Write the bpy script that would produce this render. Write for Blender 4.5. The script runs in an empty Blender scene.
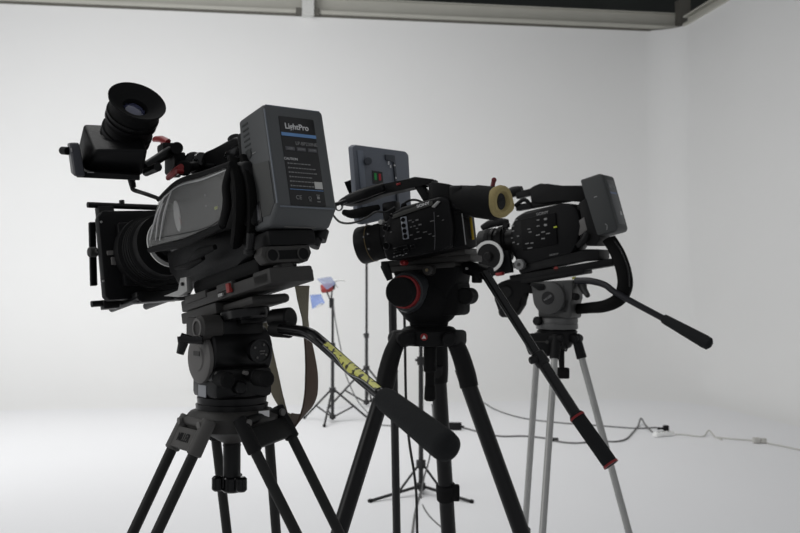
import bpy, bmesh, math, random
from mathutils import Vector, Matrix
random.seed(4)
C = bpy.context.scene.collection
R = math.radians
# ------------------------------------------------------------------ photograph camera
F, EYE, HORIZON = 1000.0, 1.25, 290.0
PITCH = math.atan2(HORIZON - 266.5, F)
def ray(u, v):
    c, s = math.cos(PITCH), math.sin(PITCH)
    x, y = (u - 400) / F, (266.5 - v) / F
    return Vector((x, c - s * y, s + c * y))
ORI = Vector((0, 0, EYE))
def pt(u, v, D):
    r = ray(u, v)
    return ORI + r * (D / r.y)
def hit(u, v, p0, n):
    r = ray(u, v)
    return ORI + r * ((Vector(p0) - ORI).dot(n) / r.dot(n))
def ground(u, v):
    r = ray(u, v)
    return ORI + r * (-EYE / r.z)

class Rig:
    """frame of a video camera: +x along the lens, +y to its operator side, +z up"""
    def __init__(s, yaw, pitch, roll, o):
        s.M = Matrix.Translation(o) @ Matrix.Rotation(R(yaw), 4, 'Z') @ Matrix.Rotation(-R(pitch), 4, 'Y') @ Matrix.Rotation(R(roll), 4, 'X')
        s.I = s.M.inverted()
    def u(s, u, v, **k):
        c = s.I @ ORI
        d = s.I.to_3x3() @ ray(u, v)
        a = list(k)[0]
        i = 'xyz'.index(a)
        return c + d * ((k[a] - c[i]) / d[i])

# ------------------------------------------------------------------ materials
def mat(name, col, rough=.5, metal=0., var=.12, scale=40., bump=0., spec=.5, coat=0.):
    m = bpy.data.materials.new(name); m.use_nodes = True
    nt = m.node_tree; b = nt.nodes['Principled BSDF']
    b.inputs['Metallic'].default_value = metal
    b.inputs['Specular IOR Level'].default_value = spec
    b.inputs['Coat Weight'].default_value = coat
    tc = nt.nodes.new('ShaderNodeTexCoord'); nz = nt.nodes.new('ShaderNodeTexNoise')
    nz.inputs['Scale'].default_value = scale; nz.inputs['Detail'].default_value = 4
    nt.links.new(tc.outputs['Object'], nz.inputs['Vector'])
    mx = nt.nodes.new('ShaderNodeMix'); mx.data_type = 'RGBA'
    mx.inputs[6].default_value = (*[c * (1 - var) for c in col], 1)
    mx.inputs[7].default_value = (*[min(1, c * (1 + var)) for c in col], 1)
    nt.links.new(nz.outputs['Fac'], mx.inputs[0]); nt.links.new(mx.outputs[2], b.inputs['Base Color'])
    mr = nt.nodes.new('ShaderNodeMapRange')
    mr.inputs[3].default_value = max(.03, rough - .08); mr.inputs[4].default_value = min(1, rough + .08)
    nt.links.new(nz.outputs['Fac'], mr.inputs[0]); nt.links.new(mr.outputs[0], b.inputs['Roughness'])
    if bump:
        bp = nt.nodes.new('ShaderNodeBump'); bp.inputs['Strength'].default_value = bump; bp.inputs['Distance'].default_value = .002
        nt.links.new(nz.outputs['Fac'], bp.inputs['Height']); nt.links.new(bp.outputs['Normal'], b.inputs['Normal'])
    return m
def glow(name, col, st):
    m = mat(name, col, .4)
    b = m.node_tree.nodes['Principled BSDF']
    b.inputs['Emission Color'].default_value = (*col, 1); b.inputs['Emission Strength'].default_value = st
    return m
def clear(name, col, alpha, rough, bump=.0, scale=12.):
    m = mat(name, col, rough, var=.2, scale=scale, bump=bump)
    m.node_tree.nodes['Principled BSDF'].inputs['Alpha'].default_value = alpha
    return m
BLACK = mat('black_plastic', (.0052, .0052, .0056), .55, spec=.22)
BODY = mat('camera_body_black', (.0042, .0042, .0048), .45, bump=.1, scale=300, spec=.2)
METALB = mat('black_metal', (.006, .006, .0065), .38, .0, spec=.32)
GLOSS = mat('black_gloss', (.0045, .0045, .005), .22, spec=.38)
MATTE = mat('matte_black', (.0075, .0075, .008), .75, spec=.12)
PANELB = mat('black_side_panel', (.004, .004, .0045), .5, spec=.15)
RUBBER = mat('black_rubber', (.0065, .0065, .0068), .75, bump=.15, scale=200, spec=.2)
FOAM = mat('grip_foam', (.0135, .0145, .0155), .85, bump=.3, scale=350, spec=.25)
CLOTH = mat('black_cloth', (.005, .005, .005), .85, bump=.25, scale=60, spec=.15)
WORN = mat('worn_grey_black', (.034, .032, .030), .6, var=.25, scale=25)
WORNP = mat('worn_grey_plate', (.075, .072, .068), .6, var=.25, scale=25)
LEGM = mat('dark_leg_tube', (.013, .013, .0125), .5, spec=.3)
WORNL = mat('worn_grey', (.13, .125, .12), .6, var=.2, scale=30)
BATT = mat('battery_grey', (.088, .093, .096), .55, bump=.12, scale=500)
BATTD = mat('battery_dark_grey', (.035, .038, .038), .6, bump=.12, scale=500)
EDGE = mat('battery_edge_glint_wear', (.15, .17, .20), .35, spec=.6)
BATTD2 = mat('battery_side', (.066, .068, .066), .65, bump=.12, scale=500)
LABEL = mat('label_black', (.012, .012, .013), .35)
PRINT = mat('white_print', (.75, .75, .75), .5, var=.03)
PRINTG = mat('grey_print', (.28, .28, .28), .5, var=.03)
PILL = mat('pill_grey', (.10, .10, .11), .5)
BLUE = mat('blue_stripe', (.15, .31, .60), .4)
RED = mat('red_anodised', (.27, .02, .022), .35, .3)
REDP = mat('red_plastic', (.30, .028, .024), .45)
SILVER = mat('silver_metal', (.62, .62, .62), .3, .9)
SILVERD = mat('satin_silver', (.42, .42, .41), .45, .55)
GREYM = mat('grey_head_metal', (.062, .062, .061), .5, .15)
CHAM = mat('tan_chamois', (.37, .30, .135), .95, bump=.4, scale=250)
YELLOW = mat('yellow_stripe', (.62, .42, .03), .5)
WHITEP = mat('white_plastic', (.72, .72, .70), .45)
OLIVE = mat('olive_webbing', (.21, .19, .14), .9, bump=.5, scale=300)
BROWN = mat('brown_leather', (.085, .054, .038), .7, bump=.2, scale=90)
PANEL = mat('slate_panel', (.155, .172, .205), .5, bump=.1, scale=300)
PANELD = mat('slate_recess', (.06, .068, .082), .5)
GLASS = mat('eyepiece_glass', (.045, .05, .10), .12, var=.9, scale=60, spec=1., coat=1.)
VINYL = clear('clear_vinyl', (.40, .40, .39), .30, .2, bump=.12, scale=5)
GEL = clear('blue_gel', (.16, .27, .62), .55, .15, bump=.6, scale=20)
GELP = clear('pale_gel', (.36, .42, .62), .5, .15, bump=.6, scale=20)
STAND = mat('stand_black', (.022, .022, .023), .4, .3)
CABLE = mat('grey_cable', (.13, .13, .13), .6)
CABLEB = mat('black_cable', (.012, .012, .012), .5)
CABLEW = mat('white_cable', (.5, .49, .46), .6)
LEDG = glow('green_digits', (.01, .20, .04), .2)
LEDR = glow('red_digits', (.26, .012, .02), .2)
LEDY = glow('yellow_green_led', (.36, .42, .03), .2)
def sticker_mat():
    m = mat('yellow_sticker', (.55, .53, .12), .4)
    nt = m.node_tree; b = nt.nodes['Principled BSDF']
    tc = nt.nodes.new('ShaderNodeTexCoord'); w = nt.nodes.new('ShaderNodeTexNoise'); w.inputs['Scale'].default_value = 130
    w.inputs['Detail'].default_value = 2
    r = nt.nodes.new('ShaderNodeValToRGB')
    r.color_ramp.elements[0].position = .40; r.color_ramp.elements[0].color = (.03, .03, .02, 1)
    r.color_ramp.elements[1].position = .46; r.color_ramp.elements[1].color = (.72, .70, .17, 1)
    nt.links.new(tc.outputs['Object'], w.inputs['Vector']); nt.links.new(w.outputs['Fac'], r.inputs[0])
    nt.links.new(r.outputs[0], b.inputs['Base Color'])
    return m
STICK = sticker_mat()
WALL = mat('white_paint', (.80, .80, .795), .85, var=.012, scale=1.2)
BEAM = mat('cream_steel', (.50, .49, .44), .6, var=.08, scale=3)
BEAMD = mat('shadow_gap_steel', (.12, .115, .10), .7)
CEIL = mat('dark_roof', (.045, .05, .047), .8, var=.3, scale=2)

# ------------------------------------------------------------------ objects
WM = {}
def tag(o, label=None, cat=None, group=None, kind=None):
    for k, v in (('label', label), ('category', cat), ('group', group), ('kind', kind)):
        if v: o[k] = v
    return o
def thing(name, label, cat, M=None, group=None):
    o = bpy.data.objects.new(name, None); C.objects.link(o)
    o.empty_display_size = .05
    M = M if M is not None else Matrix()
    o.matrix_world = M; WM[o.name] = M.copy()
    return tag(o, label, cat, group)

class MB:
    def __init__(s, M=None): s.bm = bmesh.new(); s.M = M if M is not None else Matrix()
    def v(s, co): return s.bm.verts.new(s.M @ Vector(co))
    def f(s, vs):
        try: return s.bm.faces.new(vs)
        except ValueError: return None
    def bevel(s, faces, off, seg=2):
        if off <= 0: return
        es = list({e for f in faces if f for e in f.edges})
        bmesh.ops.bevel(s.bm, geom=es, offset=off, segments=seg, affect='EDGES', profile=.5, clamp_overlap=True)
    def hexa(s, p, bev=0, seg=2):           # 4 bottom points then 4 top points
        v = [s.v(q) for q in p]
        fs = [s.f([v[i] for i in q]) for q in ((3, 2, 1, 0), (4, 5, 6, 7), (0, 1, 5, 4), (1, 2, 6, 5), (2, 3, 7, 6), (3, 0, 4, 7))]
        s.bevel(fs, bev, seg); return s
    def box(s, c, sz, bev=0, rot=None, seg=2):
        c = Vector(c); h = [a / 2 for a in sz]; rot = rot or Matrix.Identity(3)
        p = [c + rot @ Vector((x * h[0], y * h[1], z * h[2])) for z in (-1, 1) for x, y in ((-1, -1), (1, -1), (1, 1), (-1, 1))]
        return s.hexa(p, bev, seg)
    def ab(s, a, b, bev=0, seg=2):
        a, b = Vector(a), Vector(b)
        return s.box((a + b) / 2, [abs(x) for x in (b - a)], bev, seg=seg)
    def prism(s, poly, vec, bev=0, seg=2):
        vec = Vector(vec); a = [s.v(p) for p in poly]; b = [s.v(Vector(p) + vec) for p in poly]; n = len(a)
        fs = [s.f(a[::-1]), s.f(b)] + [s.f([a[i], a[(i + 1) % n], b[(i + 1) % n], b[i]]) for i in range(n)]
        s.bevel(fs, bev, seg); return s
    def ring(s, p, d, r, seg, x=None):
        d = Vector(d).normalized()
        x = Vector(x) if x is not None else d.orthogonal()
        x = (x - d * x.dot(d)).normalized(); y = d.cross(x)
        if not isinstance(r, (tuple, list)): r = (r, r)
        return [s.v(Vector(p) + x * math.cos(2 * math.pi * k / seg) * r[0] + y * math.sin(2 * math.pi * k / seg) * r[1]) for k in range(seg)]
    def skin(s, rings, cap=True, close=False):
        n = len(rings[0])
        for a, b in list(zip(rings, rings[1:])) + ([(rings[-1], rings[0])] if close else []):
            for k in range(n): s.f([a[k], a[(k + 1) % n], b[(k + 1) % n], b[k]])
        if cap and not close: s.f(rings[0][::-1]); s.f(rings[-1])
        return s
    def lathe(s, p, d, prof, seg=28, cap=True, close=False):   # prof: (distance along d, radius)
        d = Vector(d).normalized(); p = Vector(p); x = d.orthogonal()
        return s.skin([s.ring(p + d * t, d, max(r, 1e-5), seg, x) for t, r in prof], cap, close)
    def cyl(s, a, b, r, r2=None, seg=20, bev=0):
        a, b = Vector(a), Vector(b); L = (b - a).length; r2 = r if r2 is None else r2
        pr = [(0, r - bev), (bev, r), (L - bev, r2), (L, r2 - bev)] if bev else [(0, r), (L, r2)]
        return s.lathe(a, b - a, pr, seg)
    def hoop(s, p, d, r, t, w, seg=32):     # flat ring: outer radius r, thickness t, width w along d
        return s.lathe(p, d, [(-w / 2, r - t), (-w / 2, r), (w / 2, r), (w / 2, r - t)], seg, cap=False, close=True)
    def tube(s, pts, r, seg=10, smooth=5, x=None):
        pts = [Vector(p) for p in pts]
        rr = list(r) if isinstance(r, list) else [r] * len(pts)
        P, Q = [], []
        if smooth > 1 and len(pts) > 2:
            for i in range(len(pts) - 1):
                a, b, c, d = pts[max(i - 1, 0)], pts[i], pts[i + 1], pts[min(i + 2, len(pts) - 1)]
                for k in range(smooth):
                    t = k / smooth
                    P.append(.5 * ((2 * b) + (c - a) * t + (2 * a - 5 * b + 4 * c - d) * t * t + (3 * b - a - 3 * c + d) * t ** 3))
                    q0, q1 = rr[i], rr[i + 1]
                    Q.append(tuple(m * (1 - t) + n * t for m, n in zip(q0, q1)) if isinstance(q0, tuple) else q0 * (1 - t) + q1 * t)
            P.append(pts[-1]); Q.append(rr[-1])
        else: P, Q = pts, rr
        x = Vector(x) if x is not None else (P[1] - P[0]).orthogonal()
        rings = []
        for i, p in enumerate(P):
            d = (P[min(i + 1, len(P) - 1)] - P[max(i - 1, 0)]).normalized()
            x = (x - d * x.dot(d)).normalized()
            rings.append(s.ring(p, d, Q[i], seg, x))
        return s.skin(rings)
    def ball(s, p, r, seg=16, n=8, sx=(1, 1, 1)):
        rings = []
        for i in range(1, n):
            a = math.pi * i / n
            rings.append([s.v(Vector(p) + Vector((r * math.sin(a) * math.cos(2 * math.pi * k / seg) * sx[0], r * math.sin(a) * math.sin(2 * math.pi * k / seg) * sx[1], r * math.cos(a) * sx[2]))) for k in range(seg)])
        return s.skin(rings)
    def build(s, name, m, parent=None, angle=40, label=None):
        me = bpy.data.meshes.new(name)
        bm = s.bm
        if parent is not None:
            bmesh.ops.transform(bm, matrix=WM[parent.name].inverted(), verts=bm.verts)
        bmesh.ops.recalc_face_normals(bm, faces=bm.faces)
        bm.to_mesh(me); bm.free()
        for p in me.polygons: p.use_smooth = True
        me.set_sharp_from_angle(angle=R(angle))
        me.materials.append(m)
        o = bpy.data.objects.new(name, me); C.objects.link(o)
        if parent is not None:
            o.parent = parent; WM[o.name] = WM[parent.name]
        else: WM[o.name] = Matrix()
        if label: o['label'] = label
        return o

def lettering(s, size, M, m, parent, name='lettering', squash=1., bold=0.):
    cu = bpy.data.curves.new('t', 'FONT'); cu.body = s; cu.size = size; cu.extrude = .0002; cu.offset = bold
    cu.align_x = 'CENTER'; cu.align_y = 'CENTER'
    t = bpy.data.objects.new('t', cu); C.objects.link(t)
    bpy.context.view_layer.update()
    me = bpy.data.meshes.new_from_object(t.evaluated_get(bpy.context.evaluated_depsgraph_get()))
    bpy.data.objects.remove(t); bpy.data.curves.remove(cu)
    me.transform(WM[parent.name].inverted() @ M @ Matrix.Diagonal((squash, 1, 1, 1)))
    me.materials.clear(); me.materials.append(m); me.name = name
    o = bpy.data.objects.new(name, me); C.objects.link(o); o.parent = parent; WM[o.name] = WM[parent.name]
    return o
def frame(o, x, y):                          # matrix with given x and y axes
    x = Vector(x).normalized(); z = x.cross(Vector(y)).normalized(); y = z.cross(x)
    M = Matrix((x, y, z)).transposed().to_4x4(); M.translation = o
    return M
def yawframe(p, yaw):
    return Matrix.Translation(p) @ Matrix.Rotation(R(yaw), 4, 'Z')

# ================================================================== the studio
def L2(a, b):                                # line helper in plan
    return Vector((a[0], a[1])), (Vector((b[0], b[1])) - Vector((a[0], a[1]))).normalized()
pA, dB = L2((-5.2, 12.9), (3.62, 14.30))
SH = .36     # back wall runs along dB
corner = Vector((3.62, 14.30)) + dB * SH; nB = Vector((dB.y, -dB.x)); nR = -dB; dR = nB
HWALL = 4.98
def wall_rows():                              # (distance out from back wall, from right wall, height, corner radius)
    n, th, x, z, P = 40, 0, 0, 0, [(0, 0)]
    for i in range(n):
        t = (i + .5) / n; th = (math.pi / 2) * t * t * (3 - 2 * t)
        x += math.cos(th) / n; z += math.sin(th) / n; P.append((x, z))
    k = 1 / x
    rows = []
    for i in range(0, n + 1, 2):
        rows.append((2.6 * (1 - P[i][0] * k), 1.15 * (1 - P[i][0] * k), 2.1 * P[i][1] / z + .001, 1.0 - .52 * i / n))
    for zz in (2.4, 2.7, 3.0, 3.4, 3.9, 4.4, HWALL):
        rows.append((0, 0, zz, .48))
    return rows
def wall_mesh():
    back, right = MB(), MB()
    gb, gr = [], []
    NA = 24
    for off, off2, z, rad in wall_rows():
        o = corner + nB * off + nR * off2      # corner of the offset lines
        cen = o + nB * rad + nR * rad
        rb = [o - dB * (17 - 17 * k / 20 * 1.0) - dB * rad * (k / 20) for k in range(20)]
        arc = []
        for k in range(NA + 1):
            a = (math.pi / 2) * k / NA
            arc.append(cen + (-nB) * rad * math.cos(a) + (-nR) * rad * math.sin(a))
        rr = [o + dR * (rad + (15 - rad) * k / 20) for k in range(1, 21)]
        h = NA // 2
        gb.append([back.v((q.x, q.y, z)) for q in rb + arc[:h + 1]])
        gr.append([right.v((q.x, q.y, z)) for q in arc[h:] + rr])
    for mb, g in ((back, gb), (right, gr)):
        for a, b in zip(g, g[1:]):
            for k in range(len(a) - 1): mb.f([a[k], a[k + 1], b[k + 1], b[k]])
    tag(back.build('wall_back', WALL, angle=80), kind='structure')
    tag(right.build('wall_right', WALL, angle=80), kind='structure')
wall_mesh()
fl = MB(); fl.ab((-18, -6, -.1), (9, 16.5, 0)); tag(fl.build('floor', mat('white_floor_paint', (.795, .798, .812), .85, var=.012, scale=1.2)), kind='structure')
ce = MB(); ce.ab((-18, 3.0, 6.6), (9, 17, 6.7)); ce.ab((-18, 16.9, 4.0), (9, 17, 6.6)); ce.ab((8.9, 3.0, 4.0), (9, 16.9, 6.6)); tag(ce.build('ceiling', CEIL), kind='structure')
def along(s, back, z):                        # point on top of back wall: s metres left of the corner
    q = corner - dB * (s + SH) - nB * back
    return Vector((q.x, q.y, z))
ROTB = Matrix.Rotation(math.atan2(dB.y, dB.x), 3, 'Z')
def beam_box(mb, s0, s1, b0, b1, z0, z1):
    p = [along(s, b, z) for z in (z0, z1) for s, b in ((s0, b0), (s1, b0), (s1, b1), (s0, b1))]
    mb.hexa(p)
bm_ = MB(); beam_box(bm_, -.50, 16.5, .10, .14, HWALL + .05, HWALL + .29); beam_box(bm_, -.50, 16.5, -.05, .30, HWALL + .022, HWALL + .068)
beam_box(bm_, -.50, 16.5, .06, .30, HWALL + .275, HWALL + .29)
tag(bm_.build('trim_1', BEAM), kind='structure')
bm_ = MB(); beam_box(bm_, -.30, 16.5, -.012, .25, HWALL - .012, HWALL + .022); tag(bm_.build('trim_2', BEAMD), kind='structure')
bm_ = MB(); beam_box(bm_, 4.86, 5.02, -.12, .0, HWALL - .02, HWALL + .62)
tag(bm_.build('trim_3', mat('pale_steel_post', (.66, .66, .64), .5)), kind='structure')
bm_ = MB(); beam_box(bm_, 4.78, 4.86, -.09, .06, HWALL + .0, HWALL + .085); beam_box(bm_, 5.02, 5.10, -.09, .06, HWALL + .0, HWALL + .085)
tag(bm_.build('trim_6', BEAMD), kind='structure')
def right_box(mb, t0, t1, b0, b1, z0, z1):    # along the top of the right wall, from the corner towards the front
    f = lambda t, b, z: Vector((*(corner + dR * t - nR * b), z))
    mb.hexa([f(t, b, z) for z in (z0, z1) for t, b in ((t0, b0), (t1, b0), (t1, b1), (t0, b1))])
bm_ = MB(); right_box(bm_, .30, 14, -.03, .25, HWALL - .012, HWALL + .03); right_box(bm_, .30, 14, .05, .09, HWALL + .03, HWALL + .12); right_box(bm_, .30, 14, -.02, .12, HWALL + .12, HWALL + .14)
tag(bm_.build('trim_4', BEAM), kind='structure')
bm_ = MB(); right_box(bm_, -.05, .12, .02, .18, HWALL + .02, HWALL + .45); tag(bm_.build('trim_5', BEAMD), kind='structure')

# ================================================================== shared tripod pieces
def logo_disc(M, text, size, r, m1, m2, parent, name):
    mb = MB(M); mb.lathe((0, 0, 0), (0, 0, 1), [(0, r), (.0006, r)], 24)
    d = mb.build(name, m1, parent)
    lettering(text, size, M @ Matrix.Translation((0, 0, .001)), m2, d)
def line_d(a, b, t): return Vector(a) + (Vector(b) - Vector(a)) * t

# ================================================================== LEFT RIG
A = Rig(127, -9, -3.5, (-.171, 1.489, 1.343))
U = A.u
camA = thing('video_camera', 'largest video camera, with clear plastic rain cover, matte box and raised eyepiece', 'video camera', A.M, 'video cameras on tripods')
# battery, leaning a little more than the camera
BA = Rig(130.1, -13.5, -.5, (-.1705, 1.4754, 1.3418)); UB = BA.u
b = MB(BA.M)
prof = [(.022, .0525, .004), (.010, .0525, -.006), (-.040, .0525, -.012), (-.065, .0525, .011), (-.065, .0525, .165), (.006, .0525, .165)]
b.prism(prof, (0, -.1055, 0), .0065, 3)
batA = b.build('battery', BATT, camA, label='grey clip-on battery with a black printed label')
b = MB(BA.M)
b.ab((-.0660, -.0319, .0138), (-.0645, .0291, .148), .0004)
lab = b.build('label_panel', LABEL, batA, label='black label with white print and a blue stripe')
def onlab(fx, fz, dx=-.0664):                # fraction across (left to right as seen) and down the label
    return Vector((dx, .0291 - .061 * fx, .148 - .1342 * fz))
def labM(fx, fz): return BA.M @ frame(onlab(fx, fz), (0, -1, 0), (0, 0, 1))
lettering('LightPro', .0122, labM(.47, .112), PRINT, lab, bold=.0002)
b = MB(BA.M); p = onlab(.5, .205); b.box(p, (.0006, .0605, .0050)); b.build('stripe', BLUE, lab)
lettering('LP-BP230NE', .0074, labM(.68, .30), PRINTG, lab)
for k, s in enumerate(('14.8V', '230Wh', '15.5Ah')):
    b = MB(BA.M); p = onlab(.19 + .32 * k, .365); b.box(p, (.0006, .0155, .0055)); b.build('print_box', PILL, lab)
    lettering(s, .0042, labM(.19 + .32 * k, .365) @ Matrix.Translation((0, 0, .0004)), PRINTG, lab)
lettering('CAUTION', .0052, labM(.17, .485), PRINT, lab)
random.seed(2)
b = MB(BA.M)
for k in range(6):
    z = .535 + .05 * k
    w = [.62, .66, .74, .60, .66, .60][k]
    b.box(onlab(.08, z), (.0005, .0022, .0022))
    x = .12
    while x < .1 + w:
        l = random.uniform(.03, .09); b.box(onlab(x + l / 2, z + .0), (.0005, .059 * l, .0013)); x += l + .02
b.build('text_lines', PRINTG, lab)
b = MB(BA.M); b.box(onlab(.86, .765), (.0008, .0135, .0105)); b.build('sticker', mat('white_sticker', (.6, .6, .58), .6), lab)
b = MB(BA.M); b.box(onlab(.5, .825), (.0005, .058, .0008)); b.build('stripe', BLUE, lab)
lettering('CE', .0085, labM(.24, .915), PRINTG, lab)
b = MB(BA.M)
b.hoop(onlab(.56, .915), (1, 0, 0), .0026, .0006, .0006, 14); b.box(onlab(.56, .945), (.0005, .004, .0008))
b.box(onlab(.80, .905), (.0005, .0045, .004)); b.box(onlab(.80, .950), (.0005, .0055, .0012)); b.box(onlab(.80, .875), (.0005, .006, .0010))
b.build('symbols', PRINTG, lab)
b = MB(BA.M); p = UB(249, 154, y=.0530); b.hoop(p, (0, 1, 0), .007, .0012, .0012); b.cyl(p - Vector((0, .001, 0)), p + Vector((0, .0006, 0)), .005); b.build('release_button', BATTD, batA)
b = MB(BA.M); p = UB(254, 153, y=.0530); b.box(p, (.010, .0006, .0012)); b.build('mark', PRINTG, batA)
b = MB(BA.M)
for k in range(7): b.box((-.012, .0528, .152 - .008 * k), (.016, .001, .003), .0004)
b.build('grip_ribs', BATTD, batA)
b = MB(BA.M); p = UB(258, 213, y=.0538); b.box(p, (.016, .0016, .030), .0005)
pr = b.build('port', LABEL, batA); b = MB(BA.M); b.box(p + Vector((0, .0005, 0)), (.008, .001, .022), .0003); b.build('port_insert', PILL, pr)
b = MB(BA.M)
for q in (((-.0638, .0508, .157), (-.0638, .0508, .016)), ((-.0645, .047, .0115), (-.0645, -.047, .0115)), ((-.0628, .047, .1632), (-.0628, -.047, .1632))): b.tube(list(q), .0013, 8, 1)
b.build('edge_glint_wear', EDGE, batA)  # pale tubes paint the edge highlight and bluish wear on the battery
b = MB(BA.M); b.prism([(.018, .0524, .012), (-.045, .0524, .004), (-.060, .0524, .018), (-.060, .0524, .080), (-.020, .0524, .088), (.014, .0524, .070)], (0, .001, 0), .0004); b.build('side_panel', BATTD2, batA)
b = MB(BA.M); b.box((-.030, .0, -.0085), (.02, .055, .003), .001, Matrix.Rotation(-.16, 3, 'Y')); b.build('base_label', WORNL, batA)
# battery mount and shell
b = MB(A.M)
b.ab((.001, -.045, .01), (.028, .048, .150), .006); b.ab((.001, -.045, -.03), (.030, .060, .02), .006)
b.build('battery_mount', BLACK, camA)
cover = [(148, 247), (158, 201), (176, 183), (205, 173), (231, 163), (243, 160), (250, 200), (253, 226), (222, 226), (186, 241)]
b = MB(A.M); b.prism([U(*q, y=.070) for q in cover], (0, -.125, 0), .008, 3)
b.build('body', BLACK, camA)
lower = [(163, 252), (190, 236), (222, 222), (252, 218), (256, 245), (250, 260), (232, 272), (205, 280), (186, 290), (176, 286), (170, 272)]
b = MB(A.M); b.prism([U(*q, y=.045) for q in lower], (0, -.09, 0), .012, 3)
b.build('lower_body', BODY, camA)
# padded base, folds and controls under the cover
b = MB(A.M)
b.tube([U(150, 250, y=.078), U(185, 243, y=.084), U(222, 226, y=.084)], [.005, .006, .005], 10)
b.tube([U(222, 226, y=.082), U(227, 205, y=.082), U(226, 185, y=.082), U(231, 166, y=.080)], [.006, .007, .006, .005], 10)
b.tube([U(158, 200, y=.078), U(178, 182, y=.082), U(205, 173, y=.082), U(232, 164, y=.080)], [.003, .004, .004, .005], 10)
b.build('cover_piping', RUBBER, camA)
b = MB(A.M)
b.tube([U(236, 165, y=.060), U(241, 190, y=.07), U(241, 215, y=.07), U(238, 240, y=.06)], [(.010, .022)] * 4, 12)
b.tube([U(246, 160, y=.052), U(252, 190, y=.06), U(253, 215, y=.06), U(252, 240, y=.055)], [(.008, .016)] * 4, 12)
b.build('cover_folds', CLOTH, camA)
b = MB(A.M)
outer = [(149, 247), (159, 202), (177, 184), (203, 177), (227, 168), (224, 190), (224, 210), (218, 224), (185, 238)]
b.prism([U(*q, y=.081) for q in outer], (0, .002, 0), .0005)
b.prism([U(149, 247, y=.081), U(159, 202, y=.081), U(158, 206, y=.081) + Vector((.012, -.05, 0)), U(150, 246, y=.081) + Vector((.014, -.05, 0))], (.002, 0, 0), .0005)
win = b.build('cover_window', VINYL, camA, label='clear grey vinyl window of the rain cover')
b = MB(A.M)
b.tube([U(152, 239, y=.0835), U(180, 234, y=.0835), U(205, 228, y=.0835), U(222, 219, y=.0835)], .0006, 6)
b.build('seam', BLACK, win)
b = MB(A.M)
for q in ((165, 190, 150, 240), (163, 197, 156, 240), (171, 186, 160, 240)):
    b.tube([U(q[0], q[1] + 6, y=.084), U((q[0] + q[2]) / 2 - 1, (q[1] + q[3]) / 2, y=.086), U(q[2], q[3], y=.084)], [(.0012, .0018), (.0015, .0028), (.0012, .0018)], 8)
b.tube([U(160, 202, y=.083), U(178, 186, y=.0835), U(203, 179, y=.0835), U(226, 170, y=.083)], [(.001, .0015), (.001, .003), (.001, .003), (.001, .001)], 8)
b.build('crease_highlight', clear('vinyl_crease_highlight', (.8, .8, .8), .7, .1, .2), win)  # pale tubes paint bright crinkles and a highlight along the top edge
b = MB(A.M); p = U(177.5, 216, y=.0725); b.lathe(p, (0, 1, 0), [(0, .0001), (0, 1), (.001, 1), (.001, .0001)], 20, cap=False)
bmesh.ops.transform(b.bm, matrix=A.M @ Matrix.Translation(p) @ Matrix.Rotation(R(4), 4, 'Y') @ Matrix.Diagonal((.011, 1, .026, 1)) @ Matrix.Translation(-p) @ A.I, verts=b.bm.verts)
dial = b.build('white_plate', mat('bright_white', (.92, .92, .92), .5), camA)
b = MB(A.M); b.cyl(U(170.5, 207, y=.0715), U(170.5, 207, y=.0745), .006); b.build('knob', GLOSS, camA)
b = MB(A.M); p = U(181, 222, y=.0745); b.box(p, (.003, .0008, .007)); b.box(p + Vector((.003, 0, .006)), (.002, .0008, .003)); b.build('mark', RED, dial)
b = MB(A.M); p = U(216, 208, y=.0730); b.box(p, (.008, .002, .0045), .0006); b.build('indicator_light', LEDY, camA)
b = MB(A.M); p = U(205, 195, y=.0730); b.box(p, (.004, .001, .003)); p = U(206, 206, y=.0730); b.box(p, (.004, .001, .003)); b.build('button', PRINTG, camA)
b = MB(A.M); p = U(205, 256, y=.073); b.tube([U(190, 262, y=.074), U(200, 253, y=.080), U(215, 247, y=.078)], [.004, .008, .004], 10); b.tube([U(176, 268, y=.072), U(188, 266, y=.076), U(203, 258, y=.074)], [.003, .006, .004], 10); b.build('hand_strap', RUBBER, camA)
# rear rod bracket with two sockets
b = MB(A.M)
yl, yr, zt, zb = .072, -.006, -.036, -.060
b.prism([(-.05, yl, zt), (-.05, yl + .004, (zt + zb) / 2), (-.05, yl - .004, zb), (-.05, yr + .006, zb), (-.05, yr - .002, (zt + zb) / 2), (-.05, yr, zt)], (.022, 0, 0), .002)
br = b.build('rod_bracket', WORN, camA)
for yy in (.058, .007):
    b = MB(A.M); b.hoop((-.0505, yy, -.049), (1, 0, 0), .0105, .0022, .003); b.build('socket_rim', WORN, br)
    b = MB(A.M); b.cyl((-.0515, yy, -.049), (-.045, yy, -.049), .0085); b.build('socket', PANELB, br)
b = MB(A.M); b.box((-.0506, .0325, -.049), (.0012, .032, .013), .0004); b.build('slot', PANELB, br)
b = MB(A.M); b.ab((-.045, .022, -.072), (-.02, .042, -.060), .001); b.build('mount_foot', WORN, camA)
b = MB(A.M); b.ab((.0, -.015, -.066), (.22, .055, -.042), .008); b.build('shoulder_pad', RUBBER, camA)
b = MB(A.M); b.cyl(U(250, 253, y=.078), U(251, 233, y=.078), .006); b.cyl(U(250, 254, y=.078), U(250, 250, y=.078), .009); b.build('clamp_screw', METALB, camA); b = MB(A.M); b.cyl(U(320, 231, x=-.03), U(314, 247, x=-.03), .008); b.cyl(U(322, 230, x=-.03), U(319, 240, x=-.03), .011); b.build('clamp_screw', METALB, camA)
b = MB(A.M); b.ab((-.05, -.020, -.036), (.02, .06, -.012), .005); b.build('rear_connector_block', BLACK, camA)
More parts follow.
